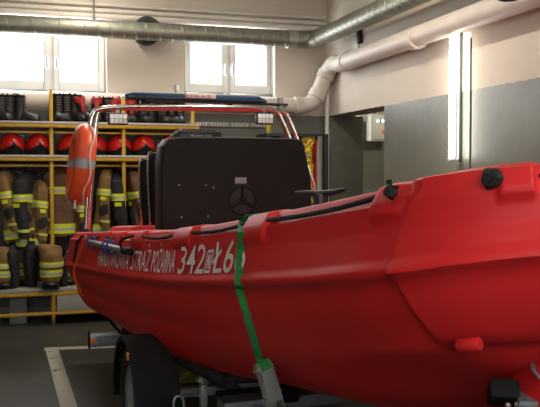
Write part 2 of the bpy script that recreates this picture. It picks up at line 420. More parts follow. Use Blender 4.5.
# cream drain pipe
XP = XR - .13; PR = .088
zp = atX(440, 30, XP).z
zlow = atY(290, 105.5, 8.58).z
dp = thing('drain_pipe', 'thick cream drain pipe along the right wall, bent down onto the back wall', 'pipe', (XP, 8.58, zlow))
bx = atY(300, 105, 8.58).x
path = [(bx, 8.58, zlow)] + [tuple(atY(px_, py_, Y_)) for px_, py_, Y_ in ((311, 103, 8.56), (317.5, 94, 8.54), (322, 84, 8.52), (327, 73, 8.47), (334, 63.5, 8.32))] + [(XP, 8.02, zp), (XP, 7.85, zp)]
MB().tube([(XL + .3, 8.58, zlow - .03), (bx, 8.58, zlow)], PR, 22).build('back_run', 'pvc', dp, world=True)
MB().tube(catmull(path, 5), PR + .002, 22).build('bend', 'pvc', dp, world=True)
MB().tube([(XP, 7.85, zp), (XP, .6, zp + .05)], PR, 22).build('side_run', 'pvc', dp, world=True)
for (c, d) in (((bx - .03, 8.58, zlow), (1, 0, 0)), (tuple(atY(317, 95, 8.54)), (.45, 0, .9)), (tuple(atY(326, 75, 8.48)), (.4, 0, .9)), ((XP, 7.85, zp), (0, 1, 0)), ((XP, atX(416, 35, XP).y, zp), (0, 1, 0))):
    c = Vector(c); d = Vector(d).normalized()
    MB().tube([c - d * .05, c - d * .04, c + d * .04, c + d * .05], [PR + .004, PR + .013, PR + .013, PR + .004], 22).build('pipe_socket', 'pvc', dp, world=True)
# thin vertical white pipe in the corner
q = atY(333.5, 150, YB - .16)
vx = XR - .05
vp = MB().tube([(vx, nb - .04, 0), (vx, nb - .04, 2.62)], .024, 12).build('riser_pipe', 'pvc_white'); tag(vp, 'slim white vertical pipe in the corner beside the pillar', 'pipe')
# conduits high on back wall
for py, rad, nm in ((1.5, .020, 'topmost of the three back wall conduits, near the ceiling'), (7.5, .026, 'middle of the three back wall conduits, a rounded cream pipe'), (13.5, .034, 'lowest and thickest of the three back wall conduits, just above the duct')):
    z = atY(50, py, YB - .07).z
    o = MB().tube([(XL + .05, YB - .06, z), (XR - .05, YB - .06, z)], rad, 12).build('conduit_pipe', 'pvc')
    tag(o, nm, 'pipe', 'conduits along the top of the back wall')
# black round wall vent
q = atY(146, 32, YB)
vt = thing('wall_vent', 'round black wall vent half hidden behind the duct', 'vent', (q.x, YB - .0, q.z))
MB().tube([(0, 0, 0), (0, -.12, 0)], .15, 24).build('flange', 'black', vt)
MB().tube([(0, -.12, 0), (0, -.15, 0)], [.10, .09], 24).build('cover', 'rubber', vt)
# beam duct bracket near the pipe on the right wall
q = atX(356, 40, XR)
tag(MB().box((XR - .02, q.y - .09, q.z - .12), (XR, q.y + .09, q.z + .16), .004).build('wall_plate', 'pvc'), 'pale rectangular plate on the wall between duct and drain pipe', 'plate')
tag(MB().box((XR - .05, q.y - .17, q.z - .06), (XR, q.y - .12, q.z + .1), .004).build('cable_clip', 'black'), 'small black clip on the wall above the drain pipe', 'clip')
cb = [atX(322, 0, XR - .04), atX(320, 8, XR - .04), atX(326, 16, XR - .04), atX(327, 2, XR - .04)]
tag(MB().tube(catmull([(XR - .03, 8.3, 3.7), (XR - .05, 8.25, 3.45), (XR - .03, 8.45, 3.32), (XR - .04, 8.6, 3.42)], 6), .008, 6).build('loose_cable', 'pvc'), 'thin loose cable hanging in the upper corner', 'cable')

# ------------------------------------------------------------------ vertical wall lamp
lt = atX(455.5, 30, XR - .06); lb = atX(455.5, 158, XR - .06)
lamp = thing('tube_lamp', 'bright vertical fluorescent tube mounted on the right wall', 'lamp', (XR, lt.y, lb.z))
MB().box((XR - .03, lt.y - .015, lb.z - .03), (XR, lt.y + .015, lt.z + .03), .006).build('housing', 'box_grey', lamp, world=True)
MB().tube([(XR - .085, lt.y, lb.z), (XR - .085, lt.y, lt.z)], .024, 14).build('tube', 'tube_on', lamp, world=True)
tz = .025
for z in (lb.z - .015, lt.z + .015):
    MB().box((XR - .11, lt.y - .02, z - .012), (XR - .03, lt.y + .02, z + .012), .004).build('socket', 'pvc_white', lamp, world=True)
tag(MB().tube([(XR - .004, lt.y - .14, 0), (XR - .004, lt.y - .14, zp - .1)], .006, 8).build('surface_conduit', 'box_grey'), 'thin vertical conduit on the right wall just beside the bright tube lamp', 'pipe')

# ------------------------------------------------------------------ electrical box
q1, q2 = atY(371, 114, 9.3), atY(387, 141, 9.3)
eb = thing('electrical_box', 'pale electrical box with two lights and an orange sticker in the niche', 'electrical box', (q1.x, 9.4, q2.z))
MB().box((q1.x, 9.3, q2.z), (q2.x, 9.45, q1.z), .015).build('case', 'ebox', eb, world=True)
MB().box((q1.x + .02, 9.29, q2.z + .02), (q2.x - .02, 9.3, q1.z - .02), .004).build('lid', 'ebox', eb, world=True)
for px in (378, 382.5):
    c = atY(px, 121, 9.285); MB().box((c.x - .018, 9.275, c.z - .016), (c.x + .018, 9.29, c.z + .016), .003).build('indicator', 'led_dot', eb, world=True)
c = atY(380, 121, 9.286); MB().box((c.x - .045, 9.284, c.z - .022), (c.x + .045, 9.29, c.z + .022), .003).build('display_bezel', 'black', eb, world=True)
c = atY(383, 132, 9.286); MB().prism([(c.x - .03, 9.285, c.z - .025), (c.x + .03, 9.285, c.z - .025), (c.x, 9.285, c.z + .03)], (0, .005, 0)).build('warning_sticker', 'amber', eb, world=True, smooth=False)
MB().tube([(q1.x + .05, 9.4, q1.z), (q1.x + .05, 9.4, q1.z + .4)], .014, 8).build('inlet_conduit', 'pvc_white', eb, world=True)
MB().tube([(q1.x + .12, 9.4, q1.z), (q1.x + .12, 9.4, q1.z + .4)], .014, 8).build('inlet_conduit', 'pvc_white', eb, world=True)
struct_box('wall_pier', (q1.x - .1, 9.45, 0), (XR + 1.9, 9.9, 2.62), 'wall')

# ------------------------------------------------------------------ open cabinet with gold foil, behind the boat
c1 = atY(267, 133, 8.3); c2 = atY(328.5, 133, 8.3)
cab = thing('steel_cabinet', 'open dark-framed steel cabinet in the back right corner', 'cabinet', (c1.x, 8.3, 0))
zc = c1.z
MB().box((c1.x, 8.3, 0), (c1.x + .03, 8.7, zc)).box((c2.x - .055, 8.3, 0), (c2.x, 8.7, zc)).box((c1.x + .03, 8.3, zc - .03), (c2.x - .055, 8.7, zc)).box((c1.x + .03, 8.3, 0), (c2.x - .055, 8.7, .06)).build('frame', 'dark_frame', cab, world=True, smooth=False)
MB().box((c1.x + .03, 8.66, .06), (c2.x - .055, 8.7, zc - .03)).build('back_panel', 'grey_panel', cab, world=True, smooth=False)
d1 = atY(318.5, 150, 8.28); d2 = atY(323, 150, 8.28)
MB().box((d1.x, 8.29, .06), (d2.x, 8.33, zc - .03), .004).build('door', 'grey_panel', cab, world=True)
MB().box((d1.x - .012, 8.28, .5), (d1.x, 8.3, zc - .08)).build('edge_strip', 'steel', cab, world=True, smooth=False)
l1, l2 = atY(279, 134, 8.55), atY(291, 140, 8.55)
tag(MB().box((l1.x, 8.5, l2.z - .16), (l2.x, 8.64, l2.z + .045), .008).build('white_box', 'sign_white'), 'small white box lying at the top of the open cabinet', 'box')
s1 = l2.z - .16
MB().box((c1.x + .03, 8.36, s1 - .02), (d1.x - .06, 8.66, s1)).build('shelf', 'grey_panel', cab, world=True, smooth=False)
# gold foil blanket
g = MB(); ga, gb = atY(304, 136, 8.4), atY(316, 180, 8.4)
rings = []
for i in range(26):
    t = i / 25; z = ga.z + (gb.z - .25 - ga.z) * t
    cx = (ga.x + gb.x) / 2 + .01 * math.sin(t * 9); w = .070 + .02 * math.sin(t * 13) ; w2 = .045
    rings.append([Vector((cx + w * math.cos(a) * (1 + .25 * math.sin(5 * a + t * 14)), 8.42 + w2 * math.sin(a), z)) for a in [2 * PI * j / 20 for j in range(20)]])
g.loft(rings).jitter(.014, 18)
gf = g.build('foil_blanket', 'gold', sharp=25); tag(gf, 'crumpled gold foil blanket hanging in the open cabinet', 'foil blanket')
rx = atY(313.5, 160, 8.37)
ex = thing('fire_hose', 'red hose hanging beside the gold foil in the cabinet', 'hose', (rx.x + .02, 8.38, 0))
MB().tube([(rx.x + .035, 8.36, .5), (rx.x + .035, 8.36, zc - .07)], .022, 10).build('hose_length', 'ext_red', ex, world=True)
MB().tube([(rx.x + .035, 8.36, .46), (rx.x + .035, 8.36, .5)], .027, 10).build('coupling', 'steel', ex, world=True)
yb = atY(261.5, 128, 8.3)
bt = thing('yellow_canister', 'small yellow canister on top of the cabinet beside the console', 'canister', (c1.x + .055, 8.42, zc))
MB().tube([(0, 0, 0), (0, 0, .012), (0, 0, .1), (0, 0, .12)], [.026, .030, .030, .02], 14).build('body', 'yellow_plastic', bt)
MB().tube([(0, 0, .12), (0, 0, .14)], .015, 12).build('cap', 'black', bt)

# hook rail on back wall right of the shelf
r1, r2 = atY(188, 121, YB), atY(266, 128, YB)
hr = thing('wall_rail', 'long pale perforated rail on the back wall behind the console', 'rail', (r1.x, YB, r2.z))
MB().box((r1.x, YB - .03, r2.z), (r2.x, YB, r1.z - .01), .003).build('backplate', 'grey_panel', hr, world=True)
n = 26
for i in range(n):
    x = r1.x + .03 + (r2.x - r1.x - .06) * i / (n - 1); zz = (r2.z + r1.z) / 2
    if i % 7 == 6: continue
    MB().box((x - .007, YB - .036, zz - .022), (x + .007, YB - .028, zz + .018)).build('slot_plate', 'sign_white' if i % 2 else 'ebox', hr, world=True, smooth=False)

# ------------------------------------------------------------------ rack
rk = thing('locker_rack', 'yellow-framed steel rack with helmet and boot shelves along the back wall', 'rack', (0, RF, 0))
RX = [-.42, atY(52, 200, RF).x, atY(123.5, 110, RF).x, atY(193, 122, RF).x]
zS1 = atY(52, 121.5, RF).z; zS2 = atY(52, 155, RF).z; zBn = atY(30, 289.5, RBN).z; zLow = atY(30, 315, RBN).z
xe = atY(199, 123, RF).x
for x, zt_ in zip(RX, (2.3, atY(52, 88, RF).z, atY(124, 93, RF).z, atY(193, 105, RF).z)):
    MB().box((x - .018, RF, 0), (x + .018, RF + .036, zt_ - .01), .004).build('post', 'yellow_steel', rk, world=True)
    MB().box((x - .018, YB - .12, 0), (x + .018, YB - .085, zS1 - .03), .004).build('post', 'yellow_steel', rk, world=True)
for z, nm in ((zS1, 'boot_shelf'), (zS2, 'helmet_shelf')):
    MB().box((RX[0], RF - .025, z - .022), (xe, YB - .09, z), .002).build(nm, 'shelf', rk, world=True)
    MB().box((RX[0], RF - .022, z - .06), (xe, RF - .004, z - .024), .002).build('shelf_lip', 'yellow_steel', rk, world=True)
    MB().box((RX[0], RF + .04, z - .115), (xe, RF + .06, z - .095), .002).build('cross_rail', 'yellow_steel', rk, world=True)
MB().box((RX[0], RBN + .01, zBn - .035), (RX[3], RF + .38, zBn), .004).build('bench_board', 'bench', rk, world=True)
MB().box((RX[0], RBN, zBn - .07), (RX[3], RBN + .025, zBn - .037), .003).build('bench_rail', 'yellow_steel', rk, world=True)
MB().box((RX[0], RBN, zLow - .012), (RX[3], RBN + .025, zLow + .018), .003).build('foot_rail', 'yellow_steel', rk, world=True)
MB().box((RX[1] + .03, RBN + .006, zLow + .02), (RX[3], RBN + .02, zBn - .072), .003).build('front_panel', 'bench', rk, world=True)
MB().box((RX[0], RF + .22, 1.55), (xe, RF + .24, 1.57), .002).build('coat_rail', 'steel', rk, world=True)
MB().box((RX[0], YB - .08, .1), (xe, YB - .06, zS2 - .1)).build('back_panel', 'dark_frame', rk, world=True, smooth=False)
for x in RX[1:3]:
    MB().box((x - .016, RBN + .002, .06), (x + .016, RBN + .034, zBn - .04), .004).build('bench_leg', 'yellow_steel', rk, world=True)
    MB().box((x - .013, RBN + .004, .0), (x + .013, RBN + .032, .14), .004).build('foot', 'cable', rk, world=True)
    MB().box((x - .012, RBN + .03, zBn - .07), (x + .012, RF, zBn - .04)).build('bench_brace', 'yellow_steel', rk, world=True)
q1, q2 = atY(9, 298, RF), atY(27, 309, RF)
tag(MB().box((q1.x, RF, .0), (q2.x, RF + .35, q1.z), .01).build('storage_box', 'box_grey'), 'grey storage box under the bench of the rack', 'box')

# ---- boots
def loop(c, r, n=9, tr=.005, ax='x'):
    pts = [Vector(c) + Vector((0, r * math.cos(PI * i / n), r * 1.3 * math.sin(PI * i / n))) if ax == 'y' else Vector(c) + Vector((r * math.cos(PI * i / n), 0, r * 1.3 * math.sin(PI * i / n))) for i in range(n + 1)]
    return MB().tube(pts, tr, 6)
def make_boot(red):
    t = thing('fire_boot', 'x', 'boot')
    # toe points toward -Y
    m = MB(); rings = []
    prof = [(.02, .052, .050, .0), (.06, .050, .054, 0), (.10, .046, .052, .002), (.16, .050, .056, .006), (.21, .056, .062, .008), (.235, .058, .064, .01)]
    for z, a, b, dy in catmullk(prof, 4):
        rings.append([Vector((a * math.cos(th), dy + b * math.sin(th), z)) for th in [2 * PI * j / 16 for j in range(16)]])
    m.loft(rings)
    m.jitter(.004, 30, 1)
    m.build('shaft', 'leather', t)
    fr = []
    for y, w, h in ((.055, .040, .05), (.02, .050, .085), (-.03, .048, .095), (-.08, .052, .075), (-.13, .055, .062), (-.175, .046, .052), (-.20, .022, .03)):
        fr.append([Vector((w * math.cos(th), y, .015 + h * max(0, math.sin(th)) + .002 * math.sin(th))) for th in [2 * PI * j / 16 for j in range(16)]])
    MB().loft(fr).build('foot', 'leather', t)
    so = []
    for y, w in ((.065, .03), (.05, .045), (0, .048), (-.06, .046), (-.12, .058), (-.175, .050), (-.205, .026)):
        so.append([(-w, y, 0), (w, y, 0), (w, y, .022), (-w, y, .022)])
    MB().loft(so).build('sole', 'rubber', t)
    if red:
        rr = []
        for z, k in ((.19, 1.03), (.21, 1.07), (.24, 1.07), (.247, .95), (.235, .8)):
            rr.append([Vector((.056 * k * math.cos(th), .009 + .062 * k * math.sin(th), z + .012 * math.sin(th))) for th in [2 * PI * j / 18 for j in range(18)]])
        MB().loft(rr, cap=False).build('collar', 'boot_red', t)
        MB().box((-.022, -.062, .09), (.022, -.05, .2), .004).build('tongue_patch', 'boot_red', t)
    else:
        rr = []
        for z, k in ((.22, 1.03), (.238, 1.06), (.244, .98), (.235, .85)):
            rr.append([Vector((.058 * k * math.cos(th), .01 + .064 * k * math.sin(th), z)) for th in [2 * PI * j / 18 for j in range(18)]])
        MB().loft(rr, cap=False).build('collar', 'rubber', t)
        lc = MB()
        for i in range(6): lc.box((-.026, -.060, .10 + i * .022), (.026, -.048, .106 + i * .022), .002)
        lc.build('laces', 'cable', t)
    loop((-.03, .03, .235), .018, ax='y').build('pull_loop', 'rubber', t)
    loop((.03, .03, .235), .018, ax='y').build('pull_loop', 'rubber', t)
    return t
def catmullk(P, n):
    out = []
    for i in range(len(P) - 1):
        for k in range(n): out.append([a + (b - a) * k / n for a, b in zip(P[i], P[i + 1])])
    out.append(list(P[-1])); return out
boots = [(1, 0, .35, 0, 'black boot at the left end of the top shelf, cut by the frame'), (10, 0, -.2, 0, 'black boot with loop, second from the left end of the top shelf'),
 (20, 0, 1.15, 0, 'black boot with its toe turned right, beside the empty pipe gap on the top shelf'),
 (58, 0, .2, 0, 'tall black boot right beside the yellow post on the top shelf'), (67, 0, -.1, 0, 'black laced boot second from the yellow post under the window'),
 (74.5, 0, .5, 0, 'black boot just left of the leaning red-topped boot'), (84, 1, .35, .20, 'leaning black and red boot above the orange lifebuoy'),
 (97, 1, -.1, 0, 'upright red-topped boot right of the leaning boot'), (107, 0, .1, 0, 'black boot behind the top left bend of the roll bar'),
 (115, 1, -.3, 0, 'red-topped boot above the left work lamp'), (123, 1, .3, 0, 'red-topped boot behind the left end of the light bar'), (131, 1, 0, 0, 'red-topped boot under the light bar right of the work lamp'),
 (142, 0, .2, 0, 'black boot under the light bar, next after the last red-topped one'), (152, 0, -.3, 0, 'black boot under the left half of the light bar, second after the red-topped ones'),
 (161, 0, .3, 0, 'black boot under the light bar, third after the red-topped ones'), (171, 0, .1, 0, 'black boot on the top shelf, last but one toward the light bar sign'), (180, 0, -.2, 0, 'last black boot on the top shelf, nearest the light bar sign')]
bp = [make_boot(0), make_boot(1)]; used = [0, 0]
for px, rd, rz, ty, lab in boots:
    q = atY(px, 118, RF + .20)
    loc = (q.x, RF + .20 + (.03 if px == 74.5 else 0), zS1 + (.012 if ty else 0)); rot = (0, ty * -1, rz)
    if not used[rd]:
        b = bp[rd]; used[rd] = 1; b.location = loc; b.rotation_euler = rot; b['label'] = lab; b['group'] = 'boots on the top shelf'
    else: b = dup(bp[rd], loc, rot, lab, 'boots on the top shelf')
    b.scale = (1, 1, 1.2 if px in (58, 67, 74.5) else 1.1)

# ---- helmets
def make_helmet():
    t = thing('fire_helmet', 'x', 'helmet')
    m = MB(); rings = []
    nu, nv = 28, 12
    for i in range(nv + 1):
        e = -.25 + (PI / 2 + .25 - .03) * i / nv
        r = []
        for j in range(nu):
            a = 2 * PI * j / nu
            x = .125 * math.cos(e) * math.cos(a); y = .150 * math.cos(e) * math.sin(a); z = .085 + .135 * math.sin(e)
            cr = math.exp(-(x / .03) ** 2) * .008 * (1 if e > .2 else 0)
            r.append(Vector((x, y, z + cr)))
        rings.append(r)
    m.loft(rings); m.build('shell', 'helmet', t)
    # arched black lower rim, highest at the centre facing the room
    k = []
    for j in range(nu + 0):
        a = 2 * PI * j / nu
        f = max(0, -math.sin(a)) ** 6
        k.append((a, .045 + .055 * f))
    r0 = [Vector((.112 * math.cos(a), .138 * math.sin(a), .0)) for a, h in k]
    r1 = [Vector((.124 * math.cos(a), .150 * math.sin(a), .02)) for a, h in k]
    r2 = [Vector((.130 * math.cos(a) * 1.0, .156 * math.sin(a), h)) for a, h in k]
    r3 = [Vector((.120 * math.cos(a), .144 * math.sin(a), h + .006)) for a, h in k]
    MB().loft([r0, r1, r2, r3]).build('neck_guard', 'rubber', t)
    MB().ball((0, -.150, .108), (.016, .01, .02), 10, 6).build('rear_badge', 'black', t)
    MB().tube([(.1, -.02, .02), (.12, -.10, -.0 + .012), (.06, -.17, .01 + .004)], .006, 6).build('chin_strap', 'rubber', t)
    return t
hm = make_helmet()
hl = [(12, .15, 'red helmet with black rim, first on the left of the helmet shelf'), (38.5, .1, 'red helmet just left of the yellow post on the helmet shelf'),
 (70, .25, 'red helmet partly behind the left side of the orange lifebuoy'), (94.5, -.35, 'red helmet partly hidden behind the right side of the orange lifebuoy'),
 (119, .3, 'red helmet under the left work lamp'), (143.5, .05, 'red helmet between the lamp post bay and the black console'), (170, -.6, 'red helmet turned aside, partly behind the black console')]
for i, (px, rz, lab) in enumerate(hl):
    q = atY(px, 145, RF + .16); loc = (q.x, RF + .16, zS2)
    if i == 0: hm.location = loc; hm.rotation_euler = (0, 0, rz); hm['label'] = lab; hm['group'] = 'helmets on the shelf'
    else: dup(hm, loc, rz, lab, 'helmets on the shelf')

# ---- coats
def section(c, a, b, n=22, ph=0, fold=.0, sq=1.0):
    return [Vector((c[0] + a * (1 + fold * math.sin(5 * t + ph)) * math.copysign(abs(math.cos(t)) ** sq, math.cos(t)), c[1] + b * (1 + fold * math.sin(4 * t + ph * 1.3)) * math.copysign(abs(math.sin(t)) ** sq, math.sin(t)), c[2])) for t in [2 * PI * j / n for j in range(n)]]
class Limb:
    """tapered cloth limb hanging along control rows (x, y, z, a, b)"""
    def __init__(s, rows, fold=.07): s.r = rows; s.fold = fold
    def at(s, t):
        n = len(s.r) - 1; i = min(int(t * n), n - 1); f = t * n - i
        f = f * f * (3 - 2 * f) * .4 + f * .6
        return [x + (y - x) * f for x, y in zip(s.r[i], s.r[i + 1])]
    def mesh(s, t0, t1, k=1.0, n=24, add=0):
        R_ = []
        for i in range(n + 1):
            t = t0 + (t1 - t0) * i / n; x, y, z, a, b = s.at(t)
            R_.append(section((x, y, z), a * k + add, b * k + add, fold=s.fold * min(1, t * 2), ph=t * 3))
        return MB().loft(R_)
def make_coat(m_cloth='tan', nm='turnout_coat'):
    t = thing(nm, 'x', 'coat')
    # z=0 at hook, hangs down
    body = Limb([(0, 0, -.03, .045, .03), (0, 0, -.06, .13, .06), (0, 0, -.16, .185, .085), (0, 0, -.45, .20, .10), (0, 0, -.82, .215, .115)])
    body.mesh(0, 1, n=30).jitter(.012, 7, 2).build('body', m_cloth, t)
    def bands(L, spans, add=.006):
        for a, b in spans:
            L.mesh(a, b, n=4, add=add).build('yellow_band', 'hi_vis', t)
            mid = (a + b) / 2; w = (b - a) * .14
            L.mesh(mid - w, mid + w, n=2, add=add + .003).build('silver_strip', 'silver', t)
    def bj(L, spans, add=.012): bands(L, spans, add)
    bj(body, [(.60, .66)], .008)
    bj(body, [(.90, .97)], .010)
    for sx in (-1, 1):
        sl = Limb([(sx * .13, 0, -.07, .05, .05), (sx * .20, -.01, -.15, .075, .072), (sx * .225, -.02, -.38, .072, .070), (sx * .235, -.05, -.60, .060, .062), (sx * .235, -.07, -.70, .055, .055)], .05)
        sl.mesh(0, 1, n=24).build('sleeve', m_cloth, t)
        bj(sl, [(.38, .45)], .005); bj(sl, [(.80, .86)], .005)
        sl.mesh(.985, 1.02, n=2, k=.9).build('cuff', 'dark_cloth', t)
        # elbow patch
        x, y, z, a, b = sl.at(.64)
        MB().ball((x + sx * a * .62, y, z), (.03, .058, .10), 12, 8).build('elbow_patch', 'dark_cloth', t)
        # label flash under upper band
        x, y, z, a, b = sl.at(.50)
        MB().box((x + sx * (a + .000) - .006, y - .035, z - .02), (x + sx * (a + .004) + .004, y + .035, z + .02), .003).build('name_tab', 'hi_vis', t)
    # collar
    MB().tube([(.06 * math.cos(a), .035 * math.sin(a), -.045) for a in [2 * PI * j / 12 for j in range(12)]], .022, 8, closed=True).build('collar', 'dark_cloth', t)
    MB().tube([(0, 0, -.05), (0, 0, -.005), (0, .02, .012), (0, .04, .0)], .004, 6).build('hanger_loop', 'steel', t)
    return t
ct = make_coat('tan')
cd = make_coat('tan_dark')
dk = make_coat('dark_cloth', 'dark_coat')
G = 'turnout coats hanging in the rack'
coats = [(ct, 4, .20, R(72), 168, 'tan turnout coat hanging at the left edge of the rack'), (cd, 20, .24, R(82), 168, 'narrow tan coat, second from the left in the rack'),
 (ct, 41, .18, R(104), 167, 'tan coat whose banded sleeve with dark patch faces out, just left of the yellow post'), (cd, 65, .22, R(15), 167, 'tan coat hanging open-fronted just right of the yellow post'),
 (ct, 84, .22, R(80), 168, 'tan coat half hidden behind the orange lifebuoy'), (ct, 108, .18, R(75), 168, 'tan coat hanging right of the chrome roll bar leg'),
 (cd, 131, .16, R(95), 168, 'brown coat with bright sleeve bands just left of the black seat')]
first = {}
LEAN = {4: -.16, 20: -.12, 41: .14, 65: 0, 84: .03, 108: .10, 131: -.15}
DROP = {4: .0, 20: -.05, 41: -.09, 65: .05, 84: -.14, 108: .03, 131: .0}
ZH = 1.55
for pr, px, dy, rz, py, lab in coats:
    q = atY(px, 200, RF + dy); loc = (q.x, RF + dy, ZH + DROP[px])
    if pr.name not in first: first[pr.name] = 1; pr.location = loc; pr.rotation_euler = (0, 0, rz); pr['label'] = lab; pr['group'] = G; pr.scale = (.64, .84, .92); pr.rotation_euler[0] = LEAN[px]
    else: dup(pr, loc, (LEAN[px], 0, rz), lab, G, scale=((.80 if px == 65 else .62), .84, .92))
# dark coats between
for i, (px, dy, rz, lab) in enumerate([(30, .24, R(60), 'dark coat hanging behind the tan ones left of the yellow post'), (118, .26, R(80), 'dark coat between the two tan coats right of the roll bar leg'), (154, .24, R(20), 'dark coat hanging behind the black seat')]):
    q = atY(px, 200, RF + dy); loc = (q.x, RF + dy, ZH)
    if i == 0: dk.location = loc; dk.rotation_euler = (0, 0, rz); dk['label'] = lab; dk['group'] = 'dark coats in the rack'
    else: dup(dk, loc, rz, lab, 'dark coats in the rack')

# ---- trousers standing over boots on the bench
def make_trousers(label, cloth='tan'):
    t = thing('turnout_trousers', label, 'trousers')
    L = Limb([(-.075, .02, .40, .035, .05), (-.05, .0, .425, .075, .08), (.0, -.01, .41, .115, .10), (.02, -.02, .33, .118, .105), (.022, -.03, .22, .105, .10), (.015, -.03, .10, .095, .095), (.01, -.03, .055, .074, .08)], .05)
    L.mesh(0, 1, n=34).jitter(.008, 9, 3).build('leg', cloth, t)
    for a, b in ((.60, .68), (.72, .80)):
        L.mesh(a, b, n=4, add=.008).build('yellow_band', 'hi_vis', t)
        L.mesh((a + b) / 2 - .016, (a + b) / 2 + .016, n=2, add=.011).build('silver_strip', 'silver', t)
    m = MB().ball((.012, -.04, .045), (.085, .105, .05), 16, 8)
    m.build('boot_toe', 'leather', t)
    m = MB().box((-.07, -.14, 0), (.09, .05, .02), .008); m.build('boot_sole', 'rubber', t)
    return t
tp = make_trousers('brown banded trouser leg bunched over a boot in front of the yellow post')
q = atY(49, 280, RF - .08); tp.location = (q.x, RF - .095, zBn)
for px, dy, rz, s, lab in ((1, .02, .5, .95, 'banded trousers bunched over a boot at the left edge of the bench'), (70, .12, -.5, .8, 'low bunched trousers with a band, half hidden behind the boat stern'), (23, .2, .3, .9, 'dim trousers at the back of the bench between the two banded pairs')):
    q = atY(px, 280, RF + dy); dup(tp, (q.x, RF + dy, zBn), rz, lab, None, scale=(s, s, s))
# black rubber boots/gear on the bench
def gear(px, dy, w, h, lab, seed, nm='gear_bag', cat='bag'):
    q = atY(px, 270, RF + dy)
    t = thing(nm, lab, cat, (q.x, RF + dy, zBn))
    rr = []
    for i in range(14):
        f = i / 13; k = (.75 + .35 * math.sin(f * 2.6)) * (1 if f < .92 else .6)
        rr.append(section((.01 * math.sin(f * 5 + seed), .01 * math.cos(f * 4), .0 + h * f), w * k, .11 * k, fold=.06, ph=seed + f, sq=.8))
    MB().loft(rr).jitter(.008, 12, seed).build('bag', 'dark_cloth', t)
    MB().tube([(-w * .4, 0, h * .97), (-w * .3, -.02, h * 1.12), (w * .3, -.02, h * 1.12), (w * .4, 0, h * .97)], .01, 6).build('handle', 'rubber', t)
    MB().tube(section((0, 0, h * .62), w * 1.12, .123, 16), .006, 6, closed=True).build('strap', 'rubber', t)
gear(13, .02, .055, .42, 'black bag on the bench left of the banded trousers', 1)
gear(31, .05, .065, .46, 'black bag standing against the left side of the banded trousers', 2)
gear(64, .0, .04, .34, 'black bag just right of the lower yellow post, behind the boat corner', 3)

# ------------------------------------------------------------------ floor marking
q = [atZ(45, 348, 0), atZ(57, 348.5, 0), atZ(118, 344.5, 0), atZ(118, 346.5, 0), atZ(59, 350.5, 0)]
a0 = atZ(45, 348, 0); a1 = atZ(66, 430, 0); wl = .105
dv = Vector((a1.x - a0.x, a1.y - a0.y, 0)).normalized(); pr = Vector((-dv.y, dv.x, 0))
ext = a0 + dv * 5.0
mk = MB().box((0, 0, 0), (5.2, wl, .003)); mk.xf(Matrix.Translation(a0) @ Matrix(((dv.x, pr.x, 0, 0), (dv.y, pr.y, 0, 0), (0, 0, 1, 0), (0, 0, 0, 1))))
b1 = atZ(120, 345, 0); db = Vector((b1.x - a0.x, b1.y - a0.y, 0)).normalized(); pb = Vector((db.y, -db.x, 0))
m2 = MB().box((0.0, 0, 0), (2.6, wl, .0032)); m2.xf(Matrix.Translation(a0) @ Matrix(((db.x, pb.x, 0, 0), (db.y, pb.y, 0, 0), (0, 0, 1, 0), (0, 0, 0, 1))))
mk.add(m2.v, m2.f)
tag(mk.build('floor_marking', 'paint', smooth=False), 'worn white painted corner line on the dark floor', 'floor marking')

# ================================================================== BOAT
BX, BY = 1.43, 6.78
BANG = math.atan2(-1, .05)
boat = thing('rescue_boat', 'large red plastic rescue boat with white lettering on a trailer', 'boat', (BX, BY, 0), BANG)
ev = Vector((.05, -1, 0)).normalized(); nv_ = Vector((-1, -.05, 0)).normalized()
BW = Matrix.Translation((BX, BY, 0)) @ Matrix.Rotation(BANG, 4, 'Z'); BI = BW.inverted()
def toB(p): return BI @ Vector(p)
def atU(px, py, u): # boat-local point on the plane u
    return toB(atp(px, py, Vector((BX, BY, 0)) + ev * u, ev))
OUT = [(-.24, .94), (-.22, 1.0), (-.16, 1.035), (0, 1.043), (.4, 1.03), (1, .995), (2, .952), (3, .915), (4, .885), (4.7, .862), (5.02, .835), (5.19, .765), (5.31, .64), (5.40, .46), (5.455, .24), (5.47, 0), (5.455, -.24)]
_cl = [0]
for a, b in zip(OUT, OUT[1:]): _cl.append(_cl[-1] + math.hypot(b[0] - a[0], b[1] - a[1]))
_kx = [(c, a) for c, (a, b) in zip(_cl, OUT)]; _ky = [(c, b) for c, (a, b) in zip(_cl, OUT)]
_o = []
for i in range(len(OUT) - 2):
    for k_ in range(24):
        c = _cl[i] + (_cl[i + 1] - _cl[i]) * k_ / 24; _o.append(Vector((pch(c, _kx), pch(c, _ky), 0)))
_o.append(Vector((OUT[-2][0], OUT[-2][1], 0)))
# arc-length table
AL = [0]
for a, b in zip(_o, _o[1:]): AL.append(AL[-1] + (b - a).length)
LT = AL[-1]
def outl(s):
    s = min(max(s, 0), LT)
    lo, hi = 0, len(AL) - 1
    while hi - lo > 1:
        m = (lo + hi) // 2
        if AL[m] <= s: lo = m
        else: hi = m
    f = (s - AL[lo]) / max(1e-9, AL[hi] - AL[lo]); p = _o[lo].lerp(_o[hi], f)
    a = _o[max(lo - 2, 0)]; b = _o[min(hi + 2, len(_o) - 1)]
    t = (b - a).normalized()
    if hi >= len(_o) - 1 and f > .99: t = Vector((0, -1, 0))
    return p, Vector((-t.y, t.x, 0)) * 1.0
def s_of_u(u):
    lo, hi = 0.0, LT
    for _ in range(40):
        m = (lo + hi) / 2
        if outl(m)[0].x < u: lo = m
        else: hi = m
    return lo
SEAM = s_of_u(5.06)
ZG = [(-.15, 1.0), (0, 1.005), (1.88, 1.136), (3.09, 1.235), (4.03, 1.34), (4.7, 1.425), (5.08, 1.479), (5.31, 1.515), (5.47, 1.535)]
